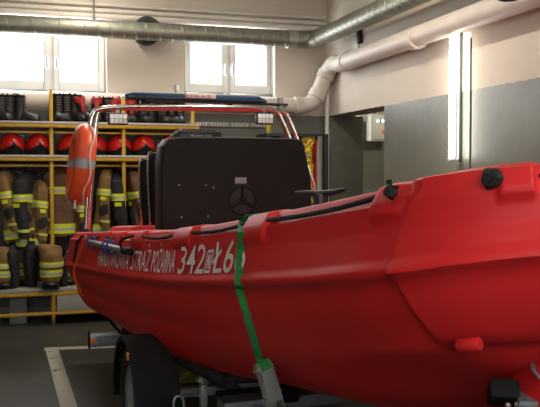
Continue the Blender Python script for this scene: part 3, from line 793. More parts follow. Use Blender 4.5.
ZRD = [(-.15, .27), (0, .26), (1.5, .25), (3, .235), (4, .225), (5.06, .205), (5.31, .18), (5.47, .175)]
ZA = [(-.15, .60), (1, .63), (2.4, .72), (3.4, .82), (4.3, .94), (5.05, 1.085), (5.3, 1.13), (5.47, 1.17)]
ZBL = [(-.15, .45), (.7, .465), (2.1, .52), (3.05, .58), (3.5, .645), (3.9, .715), (4.3, .77), (4.7, .84), (5.0, .93), (5.25, .99), (5.47, 1.05)]
FB = [(-.15, .92), (.7, .92), (2.1, .90), (3.05, .86), (3.6, .84), (4.4, .78), (5.1, .66), (5.47, .55)]
ZK = [(-.15, .42), (2, .43), (3.5, .50), (4.4, .59), (5.0, .80), (5.3, .93), (5.47, 1.0)]
# bosses: (centre arc length, half width, half width of fall, extra height, drop)
def sb(u): return s_of_u(u)
def s_px(px, py=200):
    """arc length where the line of sight at this column meets the gunwale"""
    best = None
    for i in range(0, 1200):
        s = LT * i / 1200; p, n = outl(s); w = BW @ Vector((p.x, -p.y, 0)); d = w - O
        f = d.dot(_F); x = 270 + FPX * d.dot(_Rt) / (d.x * math.sin(YAW) + d.y * math.cos(YAW)) 
        e = abs(x - px)
        if best is None or e < best[0]: best = (e, s)
    return best[1]
bpx = [(99, 104), (114, 119), (132, 140), (172, 189), (243, 264), (371, 397), (500, 528)]
BOSS = [(s_px(a + .010 * (a + 50)), s_px(b + .004 * (b + 50))) for a, b in bpx]
BD = [(BOSS[0][0], .085), (BOSS[3][0], .078), (BOSS[4][0], .095), (BOSS[5][0], .080), (BOSS[6][0], .062)]
def bossm(s):
    m = 0
    for a, b in BOSS:
        e = .018 + .0 * (b - a)
        m = max(m, min(sst((s - a + e) / e), sst((b + e - s) / e)))
    return m
def rows(s):
    p, n = outl(s); u = p.x; g = pch(u, ZG); zr = g - pch(u, ZRD); za = pch(u, ZA); zb = pch(u, ZBL); fb = pch(u, FB); zk = pch(u, ZK)
    w = sst((u - 4.1) / 1.4); st = 1 - sst((u + .15) / 1.3)
    m0 = bossm(s); dr = lin(s, BD)
    def mz(d): return m0 * sst((dr - d) / .02 + .5)
    def bu(h): return .026 * sst((s - SEAM - h) / .010)
    def se(h): return -.012 * math.exp(-((s - SEAM - h + .001) / .006) ** 2)
    m = m0
    def off(d, z, du=0): q = p + n * d; return Vector((q.x + du, max(q.y, 0), z))
    ins = 1.0 if u < 4.9 else 1.0
    out = []
    dk = min(.36, .36)
    out.append(Vector((p.x - .36 * n.x, 0, g - .42)))
    out.append(off(-.30, g - .42, .12 * st))
    out.append(off(-.27, g - .06, .12 * st))
    out.append(off(-.235, g - .008, .12 * st))
    out.append(off(-.21, g + .004, .12 * st))
    ledge = 1 - m; top = .007 * m
    if s > SEAM - .02 and s < BOSS[-1][0]: ledge = 1 - sst((s - SEAM + .02) / .02); top = max(top, .008 * (1 - ledge))
    led = .024 * ledge
    out.append(off(-.075, g + .004 + top, .1 * st))
    out.append(off(-.030 - led * .5, g + top, .1 * st))
    out.append(off(-.012 - led * .9 + bu(.05), g - .006 + top - .003 * ledge, .1 * st))
    out.append(off(-.006 - led * .9 + .008 * m + bu(.05), g - .022 - .010 * ledge, .1 * st))
    out.append(off(-.001 - led * .3 + .012 * m + bu(.045) + se(.045), g - .034 - .008 * ledge, .1 * st))
    for d, o0 in ((.046, .001), (.058, .002), (.070, .003), (.082, .004), (.094, .006), (.106, .007), (.112, .008)):
        out.append(off(o0 + .016 * mz(d) + bu(.045 * (1 - d / .112)) + se(.045 * (1 - d / .112)), g - d, .09 * st))
    zz = zr + .035
    for f in (.33, .66, 1): out.append(off(.008 + .018 * f + bu(0) + se(0), g - .112 + (zz - g + .112) * f, .07 * st * (1 - f)))
    rb = .010 + .004 * sst((s - SEAM) / .02)
    out.append(off(.030 + bu(0) + se(0), zr + .022))
    out.append(off(.034 + rb + bu(0) + se(0), zr + .010))
    out.append(off(.036 + rb + bu(0) + se(0), zr - .004))
    out.append(off(.030 + rb * .6 + bu(.0) + se(0), zr - .016))
    out.append(off(.022 + bu(.005) + se(.005), zr - .026))
    r0 = out[-1] - n * (bu(.005) + se(.005))
    A = Vector((p.x - .06 * w * 1 + .15 * st, p.y * (.965 - .03 * w), za))
    for f in (.2, .4, .6, .8):
        q = r0.lerp(A, f) + n * (.012 * math.sin(PI * f)); q += n * (bu(.005 + .085 * f) + se(.005 + .085 * f)); out.append(q)
    out.append(A + n * bu(.09))
    A2 = A - n * (.003 + .050 * sst((s - SEAM - .05) / .28)) + Vector((0, 0, -.012)); out.append(A2)
    Bq = Vector((p.x - .17 * w + .25 * st, p.y * fb, zb))
    for f in (.25, .5, .75): out.append(A2.lerp(Bq, f) + n * (.014 * math.sin(PI * f)))
    out.append(Bq)
    K = Vector((p.x - .26 * w + .28 * st, 0, zk))
    for f in (.12, .4, .7): q = Bq.lerp(K, f); q.z -= .012 * math.sin(PI * f) * (1 if f > .2 else 1.6); out.append(q)
    out.append(K)
    for q in out: q.y = max(q.y, 0)
    return out
ss = set()
NS = 230
for i in range(NS + 1): ss.add(round(LT * i / NS, 4))
for a, b in BOSS:
    for e in (-.024, -.018, -.013, -.009, -.005, 0, .004):
        ss.add(round(a + e, 4)); ss.add(round(b - e, 4))
for i in range(60): ss.add(round(SEAM - .02 + i * .0025, 4))
ss = sorted(x for x in ss if 0 <= x <= LT)
HR = [0, 0, 0, 0, .05, .05, .05, .05, .05, .045] + [.045 * (1 - d / .112) for d in (.046, .058, .070, .082, .094, .106, .112)] + [0] * 7 + [.005] + [.005 + .085 * f for f in (.2, .4, .6, .8)] + [.09, .09] + [.09, .08, .06, .04, .02, 0, 0, 0]
hull = MB(); ring = []
for s in ss:
    rw = rows(s)
    wgt = 1 - sst((abs(s - SEAM) - .03) / .14)
    if wgt > 0:
        cache = {}
        for i_ in range(len(rw)):
            h_ = HR[i_] * wgt
            key = round(h_, 6)
            if key not in cache: cache[key] = rows(s + h_)
            rw[i_] = cache[key][i_]
    near = [Vector((q.x, -q.y, q.z)) for q in rw]; far = [Vector((q.x, q.y, q.z)) for q in rw[1:-1]]
    ring.append(near + far[::-1])
hull.loft(ring, cap=False)
k = len(ring[0]); hull.f.append(list(range(k)))      # stern face
ho = hull.build('hull', 'red', boat, sharp=50)

# stern deck and transom
g0 = 1.0
m = MB().box((.02, -.72, .70), (.12, .72, 1.02), .02); m.build('transom', 'red', boat)
m = MB(); rr = []
for u in (.10, .14, .4, .8, 1.15, 1.2):
    zt_ = pch(u, ZG) + (.045 if .1 < u < 1.2 else .0); h = .76 if .1 < u < 1.2 else .74
    rr.append([(u, -h - .02, .66), (u, -h, zt_ - .05), (u, -h + .03, zt_ - .01), (u, -h + .08, zt_), (u, h - .08, zt_), (u, h - .03, zt_ - .01), (u, h, zt_ - .05), (u, h + .02, .66)])
m.loft(rr); m.build('stern_deck', 'red', boat)

# lettering on the hull side
def hullpt(u, h, lift):
    s = s_of_u(u); p, n = outl(s); g = pch(u, ZG); zr = g - pch(u, ZRD)
    z = zr + h; f = (z - (g - .112)) / ((zr + .035) - (g - .112)); f = min(max(f, -.05), 1.05)
    q = p + n * (.008 + .018 * f + lift)
    st = 1 - sst((u + .15) / 1.3)
    return Vector((q.x, -q.y, z))
def hull_text(body, pxa, pxb, h0, h1, name, lab):
    pxa += .0215 * (pxa + 50); pxb += .0215 * (pxb + 50)
    ua, ub = outl(s_px(pxa))[0].x, outl(s_px(pxb))[0].x
    vs, fs = text_mesh(body, .006)
    me = MB(); front = [hullpt(ua + (ub - ua) * v.x, h0 + (h1 - h0) * v.y, .004) for v in vs]
    me.add(front, fs)
    o = me.build(name, 'white_text', boat, smooth=False); o['label'] = lab
hull_text('PAŃSTWOWA', 98, 128.5, .036, .138, 'service_lettering', 'white word PAŃSTWOWA')
hull_text('STRAŻ', 131, 149, .036, .138, 'service_lettering', 'white word STRAŻ')
hull_text('POŻARNA', 151.5, 174.5, .036, .138, 'service_lettering', 'white word POŻARNA')
hull_text('342', 178.5, 204, .034, .150, 'number_lettering', 'white digits 342')
hull_text('Ł66', 212, 244.5, .034, .150, 'number_lettering', 'white characters beside the small box mark')
# small boxed mark between
ua, ub = outl(s_px(205.3 + 5.5))[0].x, outl(s_px(210.8 + 5.6))[0].x
bm_ = MB()
def strip(pts, w):
    for (a, b) in zip(pts, pts[1:]):
        a = Vector(a); b = Vector(b); d = (b - a).normalized(); nn = Vector((-d.y, d.x)) * w
        qs = [a + nn, b + nn, b - nn, a - nn]
        bm_.add([hullpt(ua + (ub - ua) * q_.x, .04 + .080 * q_.y, .004) for q_ in qs], [(0, 1, 2, 3)])
strip([(0, 0), (0, 1), (1, 1), (1, 0), (0, 0)], .07); strip([(.3, .15), (.3, .85), (.7, .15), (.7, .85)], .09)
bm_.build('box_mark', 'white_text', boat, smooth=False)

# safety rope along the gunwale
def rope_pt(s, sag=0, o=.006):
    p, n = outl(s); g = pch(p.x, ZG); q = p + n * (-.012 + o); st = 1 - sst((p.x + .15) / 1.3)
    return Vector((q.x + .1 * st, -q.y, g - .022 - sag))
def rope_span(a, b, sag, r=.0075):
    N = 26; pts = [rope_pt(a + (b - a) * i / N, sag * math.sin(PI * i / N), .004) for i in range(N + 1)]
    MB().tube(pts, r, 8).build('grab_rope', 'rope', boat)
ed = [BOSS[0][0] - .25]
spans = [(BOSS[0][1], BOSS[1][0], .02), (BOSS[1][1], BOSS[2][0], .03), (BOSS[2][1], BOSS[3][0], .015), (BOSS[3][1], BOSS[4][0], .010), (BOSS[4][1], BOSS[5][0], .008), (BOSS[6][1], LT, .012)]
for a, b, sg in spans: rope_span(a - .01, b + .01, sg)
rope_span(s_px(80), BOSS[0][0] + .01, .02)
a = rope_pt(s_px(80)); MB().tube([a, a + Vector((-.05, -.03, -.05)), a + Vector((-.04, -.06, -.20))], .010, 8).build('rope_tail', 'rope', boat)
def knot(px, r):
    s = s_px(px); c = rope_pt(s, 0, .04) + Vector((0, 0, .004)); p, n = outl(s); nn = Vector((n.x, -n.y, 0)); tt = Vector((-nn.y, nn.x, 0))
    m = MB()
    for i in range(9):
        ax = Vector((random.uniform(-1, 1), random.uniform(-1, 1), random.uniform(-1, 1))).normalized(); e1 = ax.orthogonal().normalized(); e2 = ax.cross(e1)
        cc = c + Vector([random.uniform(-.35, .35) * r for _ in range(3)])
        m.tube([cc + (e1 * math.cos(2 * PI * j / 14) + e2 * math.sin(2 * PI * j / 14)) * r * random.uniform(.58, .62) for j in range(14)], r * .26, 7, closed=True)
    m.ball(c, r * .95); m.jitter(.004, 60)
    m.build('rope_knot', 'rope', boat)
    return c
kc = knot(399.5, .017)
MB().tube(catmull([kc + Vector((0, 0, .01)), kc + Vector((-.004, .0, .018)), kc + Vector((-.006, 0, .026))], 4), .007, 6).build('rope_tail', 'rope', boat)
knot(496, .023)

# mooring cleat on near gunwale, behind the rope
s = s_px(294); p, n = outl(s); g = pch(p.x, ZG)
cu = p.x; cy = -(p.y - .085); cz = g + .006
cl = MB()
cl.tube(catmull([(cu - .085, cy - .045, cz + .034), (cu - .045, cy - .022, cz + .034), (cu, cy, cz + .033), (cu + .045, cy + .022, cz + .038), (cu + .085, cy + .045, cz + .048)], 4), [.0055 + .005 * math.sin(PI * i / 16) for i in range(17)], 8)
cl.build('cleat_horns', 'black', boat)
MB().box((cu - .022, cy - .014, cz - .003), (cu + .022, cy + .014, cz + .034), .005).build('cleat_base', 'black', boat)

# console
UC = 1.43
cp = [(161.5, 236), (161, 165), (163, 146), (169, 138.5), (180, 136.8), (240, 137), (295, 138.5), (302, 140), (304.5, 146), (311, 178), (316, 236)]
poly = [atU(a, b, UC) for a, b in cp]
# lower to the cockpit floor
poly[0].z = .60; poly[-1].z = .60
cn = MB()
pc = sum(poly, Vector()) / len(poly)
def shr(k, du): return [Vector((UC + du, pc.y + (q.y - pc.y) * k, pc.z + (q.z - pc.z) * k if q.z > pc.z else q.z)) for q in poly]
cn.loft([shr(.975, .012), shr(.99, .006), shr(1.0, -.012), shr(1.0, -.20), shr(.94, -.27)])
con = cn.build('console', 'console', boat, sharp=30)
# round inspection hatch
hc = atU(242, 200.5, UC + .012); hr_ = .116
MB().tube([hc + Vector((-.002, 0, 0)), hc + Vector((.012, 0, 0))], [hr_, hr_ * .97], 40).build('hatch_rim', 'black', con)
hb = MB()
hb.tube([hc + Vector((.012, hr_ * .86 * math.cos(2 * PI * j / 36), hr_ * .86 * math.sin(2 * PI * j / 36))) for j in range(36)], .010, 8, closed=True)
hb.tube([hc + Vector((.010, 0, 0)), hc + Vector((.026, 0, 0))], .032, 20)
for j in range(3):
    a = PI / 2 + 2 * PI * j / 3 + .0
    hb.tube([hc + Vector((.016, .02 * math.cos(a), .02 * math.sin(a))), hc + Vector((.016, .1 * math.cos(a), .1 * math.sin(a)))], .013, 8)
hb.build('hatch_lid', 'rubber', con)
for px, py in ((179, 185), (206, 185), (213.5, 187.5), (181.5, 217), (208, 216.5)):
    c = atU(px, py, UC + .012); MB().ball(c, (.004, .0065, .0065), 8, 5).build('screw', 'steel', con)
a, b = atU(235, 177.5, UC + .012), atU(246.5, 183.5, UC + .012)
MB().box((UC + .010, min(a.y, b.y), b.z), (UC + .016, max(a.y, b.y), a.z), .001).build('type_plate', 'grey_tape', con)
# electronics on top
a, b = atU(178.5, 128.5, UC - .10), atU(222, 138, UC - .10)
el_ = MB().box((UC - .26, min(a.y, b.y), b.z - .01), (UC - .10, max(a.y, b.y), a.z - .012), .012).box((UC - .22, min(a.y, b.y) + .03, a.z - .02), (UC - .14, max(a.y, b.y) - .03, a.z + .002), .008)
eo = el_.build('radio_housing', 'black', con)
wm_ = MB()
for pa_, pb2_ in ((191, 203.5), (206, 212)):
    x_ = pa_
    while x_ < pb2_:
        y_ = atU(x_, 133, UC - .1).y; wm_.box((UC - .100, y_ - .004, a.z - .052), (UC - .098, y_ + .004, a.z - .052 + random.choice((.010, .012, .015)))); x_ += 1.7
wm_.build('radio_marking', 'grey_tape', eo, smooth=False)
c0 = atU(168, 140, UC - .12); c1_ = atU(176, 133, UC - .12)
MB().tube([(UC - .12, c0.y, c0.z), (UC - .12, c1_.y, c1_.z)], .012, 8).build('bracket', 'chrome', con)
# seats behind console, left
def seat(px0, px1, pyt, u, nm):
    a = atU(px0, pyt, u); b = atU(px1, pyt, u); y0, y1 = sorted((a.y, b.y)); zt_ = a.z
    rr = []
    for z, k, d in ((.92, .8, .02), (1.0, .95, .035), (1.2, 1, .045), (zt_ - .06, 1, .045), (zt_ - .01, .92, .035), (zt_, .7, .02)):
        c = (y0 + y1) / 2; h = (y1 - y0) / 2 * k
        rr.append([Vector((u + d * math.sin(t), c + h * math.copysign(abs(math.cos(t)) ** .6, math.cos(t)), z)) for t in [2 * PI * j / 18 for j in range(18)]])
    o = MB().loft(rr).build('seat_back', 'rubber', boat)
    MB().box((u - .02, y0 + .02, .84), (u + .40, y1 - .02, .94), .03).box((u + .05, (y0 + y1) / 2 - .08, .6), (u + .3, (y0 + y1) / 2 + .08, .85)).build('seat_base', 'rubber', o)
    MB().tube(catmull([(u + .02, y1 + .014 - (y1 - y0), .95), (u + .03, y0 - .012, zt_ - .06), (u + .03, y0 + .03, zt_ + .004), (u + .02, y0 + .09, zt_ - .02)], 5), .009, 8).build('seat_rail', 'chrome', o)
seat(140, 155, 160, .80, 'a'); seat(148.5, 166, 154, 1.06, 'b')

# roll bar
UA = .45
def P_(lst, u): return [atU(a, b, u) for a, b in lst]
ha = P_([(88.2, 229), (95.8, 124), (98, 114), (105, 108.6), (130, 108.3), (200, 108.8), (272, 109.8), (282, 112), (288, 118), (300, 147), (329, 222)], UA)
ha[-1].z = 1.03
ha_s = [ha[0]] + catmull(ha[1:5], 5)[:-1] + [ha[4], ha[5]] + catmull(ha[6:10], 5) + [ha[10]]
MB().tube(ha_s, .0185, 14).build('roll_bar_hoop', 'chrome', boat)
hb_ = P_([(86, 229), (90.5, 124), (93, 115), (100, 108.8), (130, 106.5), (200, 107), (265, 108), (275, 111), (280, 117), (292, 145), (318, 210)], UA + .16)
hb_[-1].z = 1.03
hs = [hb_[0]] + catmull(hb_[1:5], 5)[:-1] + [hb_[4], hb_[5]] + catmull(hb_[6:10], 5) + [hb_[10]]
MB().tube(hs, .0185, 14).build('roll_bar_hoop', 'chrome', boat)
for a, b in ((95, 90), (104, 100), (275, 268)):
    pass
for fa in (.25, .75): MB().tube([ha[0].lerp(ha[1], fa), hb_[0].lerp(hb_[1], fa)], .012, 8).build('roll_bar_brace', 'chrome', boat)
MB().tube([ha[5], hb_[5]], .012, 8).build('roll_bar_brace', 'chrome', boat)
# light bar
UL = UA + .06
la, lb_ = atU(123.5, 95.5, UL), atU(263, 99.5, UL); zb0 = (atU(190, 100.6, UL)).z; zt0 = atU(190, 95.2, UL).z
s1_, s2_ = atU(182.5, 97, UL).y, atU(212.5, 97, UL).y
yl, yr = sorted((la.y, lb_.y)); sa, sb_ = sorted((s1_, s2_))
base = MB().box((UL - .10, yl + .02, zb0 - .004), (UL + .10, yr + .0, zb0 + .012), .004).box((UL - .02, yl + .15, zb0 - .02), (UL + .06, yr + .2, zb0 - .004), .003).build('light_bar_base', 'black', boat)
def lens(y0, y1, end, m):
    rr = []
    ys = [y0, y1]
    for i in range(8):
        f = i / 7; y = y0 + (y1 - y0) * f
        t = 1.0
        if end < 0: t = min(1, .55 + f * 3)
        if end > 0: t = min(1, .55 + (1 - f) * 3)
        w = .10 * t; zt_ = zb0 + .012 + (zt0 - zb0 - .012) * t
        rr.append([(UL - w, y, zb0 + .012), (UL + w, y, zb0 + .012), (UL + w * .95, y, zt_ - .012), (UL + w * .8, y, zt_), (UL - w * .8, y, zt_), (UL - w * .95, y, zt_ - .012)])
    return MB().loft(rr).build('light_bar_lens', m, base, sharp=30)
lens(yl, sa - .002, -1, 'blue'); lens(sb_ + .002, yr, 1, 'blue')
MB().box((UL - .10, sa, zb0 + .012), (UL + .100, sb_, zt0 + .004), .004).build('light_bar_sign', 'sign_white', base)
vs, fs = text_mesh('STRAŻ', .02)
ysn, yen = sorted((atU(185, 97, UL + .1).y, atU(211.5, 97, UL + .1).y))
MB().add([Vector((UL + .1015, ysn + (yen - ysn) * v.x, zb0 + .018 + (zt0 - zb0 - .026) * v.y)) for v in vs], fs).build('sign_lettering', 'sign_red', base, smooth=False)
for px in (142, 228, 283):
    c = atU(px, 103, UL); MB().box((UL - .03, c.y - .012, c.z - .04), (UL + .03, c.y + .012, zb0), .003).build('bracket', 'black', base)
c = atU(174, 92, UL - .1)
MB().tube([(UL - .02, c.y, zt0), (UL - .02, c.y, zt0 + .03)], .012, 10).tube([(UL - .02, c.y, zt0 + .03), (UL - .02, c.y, zt0 + .075)], .020, 14).build('mast_light', 'sign_white', boat)
c = atU(280, 104, UA + .08)
MB().tube([(UA + .08, c.y, c.z - .035), (UA + .08, c.y, c.z + .05)], .030, 14).build('horn', 'grey_panel', boat)
for px in (104, 226, 229):
    c = atU(px, 106, UL); MB().tube(catmull([(UL, c.y, c.z + .05), (UL + .03, c.y + .01, c.z + .01), (UL, c.y - .015, c.z - .03)], 4), .006, 6).build('cable', 'rubber', boat)
def work_lamp(x0, y0, x1, y1, u):
    a, b = atU(x0, y0, u), atU(x1, y1, u); ya, yb_ = sorted((a.y, b.y))
    o = MB().box((u - .06, ya, b.z), (u, yb_, a.z), .012).build('work_lamp', 'black', boat)
    k = .010
    MB().box((u - .005, ya + k, b.z + k), (u + .003, yb_ - k, a.z - k), .002).build('lamp_face', 'led_face', o)
    gr = MB()
    for i in range(1, 4):
        yy = ya + k + (yb_ - ya - 2 * k) * i / 4; gr.box((u, yy - .002, b.z + k), (u + .005, yy + .002, a.z - k))
    zz = (a.z + b.z) / 2; gr.box((u, ya + k, zz - .002), (u + .005, yb_ - k, zz + .002)); gr.build('lamp_grid', 'box_grey', o, smooth=False)
    MB().box((u - .04, (ya + yb_) / 2 - .012, a.z - .004), (u - .02, (ya + yb_) / 2 + .012, a.z + .035)).build('lamp_bracket', 'steel', o)
work_lamp(108.5, 112.5, 128.5, 125, UA + .17); work_lamp(257, 112.5, 274, 124.5, UA + .17)

# pole in blue clips at stern
ua_, ub_ = outl(s_px(96))[0].x, outl(s_px(132))[0].x
def sidept(u, dz, o): s = s_of_u(u); p, n = outl(s); q = p + n * o; return Vector((q.x, -q.y, pch(u, ZG) + dz))
pa, pb_ = sidept(ua_, -.062, .045), sidept(ub_, -.10, .05)
MB().tube([pa, pb_], .018, 12).build('pole', 'steel', boat)
MB().tube([pb_, pb_ + (pb_ - pa).normalized() * .18], .020, 12).build('pole_grip', 'rubber', boat)
for f in (.06, .55, .68):
    c = pa.lerp(pb_, f); t = (pb_ - pa).normalized(); e1 = Vector((0, 0, 1)); e2 = t.cross(e1).normalized()
    MB().tube([c + (e1 * math.cos(2 * PI * j / 16) * .040 + e2 * math.sin(2 * PI * j / 16) * .028) for j in range(16)], .006, 6, closed=True).build('clip', 'blue_clip', boat)
c = pa.lerp(pb_, .95)
MB().tube(catmull([c + Vector((0, -.0, .0)), c + Vector((.1, -.02, .06)), sidept(ub_ + .15, -.02, .03)], 4), .008, 6).build('lashing', 'rope', boat)
# orange ribbon near the stern
ur = outl(s_px(87))[0].x
rb = [sidept(ur + .1, -.03, .03), sidept(ur + .0, -.12, .045), sidept(ur - .12, -.26, .075), sidept(ur - .10, -.34, .075), sidept(ur - .06, -.46, .03)]
MB().tube(catmull(rb, 4), .004, 6, ry=.018).build('ribbon', 'orange', boat)
# corner handle bracket at stern
hp = [sidept(-.02, -.02, .01), sidept(-.05, -.10, .04), sidept(-.08, -.2, .05)]
MB().tube(hp, .010, 8).build('corner_rope', 'rope', boat)

# bow block and towing roller under the chine
bkp = MB(); rr = []
a, b = atU(527, 331, 5.13), atU(600, 395, 5.13)
for u, k in ((5.06, .97), (5.20, 1.0), (5.235, .985), (5.25, .93)):
    yy = abs(a.y) * k
    zt_ = a.z * (1 if k == 1 else 1) - (1 - k) * .15
    rr.append([(u, -yy, .86), (u, -yy, zt_ - .03), (u, -yy + .012, zt_ - .01), (u, -yy + .035, zt_), (u, yy - .035, zt_), (u, yy - .012, zt_ - .01), (u, yy, zt_ - .03), (u, yy, .86)])
bkp.loft(rr).build('bow_block', 'red', boat, sharp=50)
def sx(px, py, dd):  # point along sight line at forward depth dd, in boat space
    d = ray(px, py); return toB(O + d * (dd / d.dot(Vector((math.sin(YAW), math.cos(YAW), 0)))))
a, b = sx(458.5, 345.5, 1.75), sx(480, 344.0, 1.71)
MB().tube([a, a.lerp(b, .06), a.lerp(b, .94), b], [.013, .0155, .0155, .013], 16).build('lifting_tube', 'red', boat)
MB().tube([a.lerp(b, -.10), a.lerp(b, .03)], .008, 10).build('tube_plug', 'black', boat)
MB().tube([sx(533, 366, 1.88), sx(533.5, 371, 1.86), sx(540, 378, 1.84)], [.008, .005, .004], 8).build('bow_shackle', 'steel', boat)

# ================================================================== lifebuoy
lc_ = O + ray(81, 164) * (6.02 / ray(81, 164).dot(Vector((math.sin(YAW), math.cos(YAW), 0))))
lbo = thing('lifebuoy', 'orange lifebuoy with grey bands and white rope hanging on the roll bar leg', 'lifebuoy', lc_)
lbo.rotation_euler = (0, R(8), R(4))
RM, rm, HS = .176, .077, 1.32     # an upright oval ring in the local YZ plane
def ringpt(t): return Vector((0, RM * math.cos(t), RM * HS * math.sin(t)))
def ringseg(t0, t1, k, n, name, m, par, closed=False):
    pts = [ringpt(t0 + (t1 - t0) * i / n) for i in range(n + (0 if closed else 1))]
    return MB().tube(pts, rm * k * .95, 20, closed=closed, ry=rm * k, up=(1, 0, 0)).build(name, m, par)
ring_ = ringseg(0, 2 * PI, 1, 64, 'ring', 'orange', lbo, True)
for t in (0, PI):
    ringseg(t - .13, t + .13, 1.02, 6, 'grey_band', 'grey_tape', lbo)
for t in (PI / 2, -PI / 2): ringseg(t - .04, t + .04, 1.03, 4, 'rope_clip', 'white_rope', lbo)
rp = []
for i in range(61):
    t = PI / 2 + .1 + (PI - .2) * i / 60
    d = ringpt(t); sl = .012 * math.sin(6 * t)
    ou = Vector((0, math.cos(t), math.sin(t) / HS)).normalized(); rp.append(d + Vector((.030 + sl, 0, 0)) + ou * .074)
MB().tube(rp, .007, 6).build('rope', 'white_rope', lbo)
rp2 = [Vector((q.x * -1, -q.y, q.z)) for q in rp]; MB().tube(rp2, .007, 6).build('rope', 'white_rope', lbo)
for (yy, xx) in ((-.10, -.02), (.02, .03)):
    a = Vector((xx, yy, -RM * HS - .03))
    MB().tube([a, a + Vector((0, -.01, -.045)), a + Vector((.005, -.01, -.075))], [.007, .009, .013], 7).build('rope_end', 'white_rope', lbo)

# ================================================================== trailer
tr = thing('boat_trailer', 'galvanised boat trailer with black mudguards under the red boat', 'trailer', (BX, BY, 0), BANG)
zf = .36
def wheel(side):
    c = Vector((2.43, side * .92, .285)); 
    yo = side * .085
    o = MB()
    prof = [(.17, .075), (.20, .088), (.25, .090), (.275, .080), (.285, .06), (.285, -.06), (.275, -.080), (.25, -.090), (.20, -.088), (.17, -.075)]
    rr = []
    for j in range(48):
        a = 2 * PI * j / 48; rr.append([c + Vector((r * math.cos(a), w, r * math.sin(a))) for r, w in prof])
    rr.append(rr[0]); o.loft(rr, cap=False)
    tw = o.build('wheel', 'tyre', tr)
    rp_ = [(.165, .078), (.172, .07), (.15, .045), (.11, .02), (.09, .035), (.055, .045), (.05, .06), (.001, .062)]
    rr = []
    for j in range(32):
        a = 2 * PI * j / 32; rr.append([c + Vector((r * math.cos(a), side * w, r * math.sin(a))) for r, w in rp_])
    rr.append(rr[0]); MB().loft(rr, close=False, cap=False).build('rim', 'steel', tw)
    # mudguard: arched plastic fender
    f = MB(); rr = []
    for i in range(25):
        a = R(-12) + R(204) * i / 24; r = .335
        ca, sa_ = math.cos(a), math.sin(a)
        rr.append([c + Vector((q * ca, w * side, q * sa_)) for q, w in ((r - .03, .115), (r - .005, .118), (r, .105), (r, -.12), (r - .008, -.12), (r - .012, .10), (r - .03, .108))])
    f.loft(rr); fo = f.build('mudguard', 'rubber', tr)
    # front splash plate seen from the camera
    MB().box((2.43 + .32, side * .92 - .118, .10), (2.43 + .335, side * .92 + .118, .30), .004).build('splash_plate', 'rubber', fo)
    a = R(140)
    q = c + Vector((.335 * math.cos(R(60)), side * .120, .305 * math.sin(R(60))))
    MB().box((q.x - .018, q.y - .006, q.z - .02), (q.x + .018, q.y + .006, q.z + .02), .004).build('reflector', 'amber', fo)
    MB().tube([c + Vector((0, -side * .08, 0)), c + Vector((0, -side * .3, 0))], .03, 10).build('axle_stub', 'steel', tr)
wheel(-1); wheel(1)
def beam(a, b, w, h, nm='frame_beam', m='steel', p=tr):
    a = Vector(a); b = Vector(b); t = (b - a).normalized(); sd = t.cross(Vector((0, 0, 1))).normalized(); up = sd.cross(t)
    rr = [[q + sd * w / 2 * i + up * h / 2 * j for i, j in ((-1, -1), (1, -1), (1, 1), (-1, 1))] for q in (a, b)]
    return MB().loft(rr).build(nm, m, p, smooth=False, bevel=.004)
beam((.95, -.50, zf - .03), (3.3, -.50, zf - .03), .05, .09); beam((.95, .50, zf - .03), (3.3, .50, zf - .03), .05, .09)
beam((3.3, -.50, zf - .03), (5.0, -.04, zf), .05, .09); beam((3.3, .50, zf - .03), (5.0, .04, zf), .05, .09)
beam((5.0, 0, zf), (6.2, 0, zf), .08, .08, 'drawbar')
beam((2.43, -.85, .285), (2.43, .85, .285), .05, .05, 'axle')
beam((1.0, -.62, zf), (1.0, .62, zf), .06, .06)
# front cross member whose pale top shows at the bottom of the view
zc_ = .39
cu_ = BY - atZ(250, 397, zc_).y
cu_ = toB(atZ(250, 397, zc_)).x
beam((cu_, -.66, zc_ - .03), (cu_, .66, zc_ - .03), .13, .06, 'cross_member')
MB().tube([(cu_ - .075, -.66, zc_ + .012), (cu_ - .075, .66, zc_ + .012)], .014, 8).build('brake_cable', 'rubber', tr)
# support bracket with tilted head
c = atU(203.5, 400, cu_)
MB().box((cu_ - .02, c.y - .016, zc_ - .02), (cu_ + .016, c.y + .016, atU(203, 384, cu_).z), .003).build('bracket_post', 'steel', tr)
hcz = atU(203.5, 378.5, cu_)
MB().box((-.02, -.026, -.022), (.02, .026, .022), .003, mtx=Matrix.Translation((cu_, hcz.y, hcz.z)) @ Matrix.Rotation(R(-20), 4, 'X')).build('bracket_head', 'steel', tr)
MB().tube([(cu_ + .02, hcz.y, hcz.z), (cu_ + .028, hcz.y, hcz.z)], .010, 8).build('bolt', 'chrome', tr)
# U clamp at left end
c = atU(178, 392, cu_)
MB().tube(catmull([(cu_, c.y - .02, zc_ - .05), (cu_, c.y - .02, c.z - .04), (cu_, c.y, c.z - .02), (cu_, c.y + .025, c.z - .04), (cu_, c.y + .03, zc_ - .03)], 4), .006, 8).build('u_clamp', 'steel', tr)
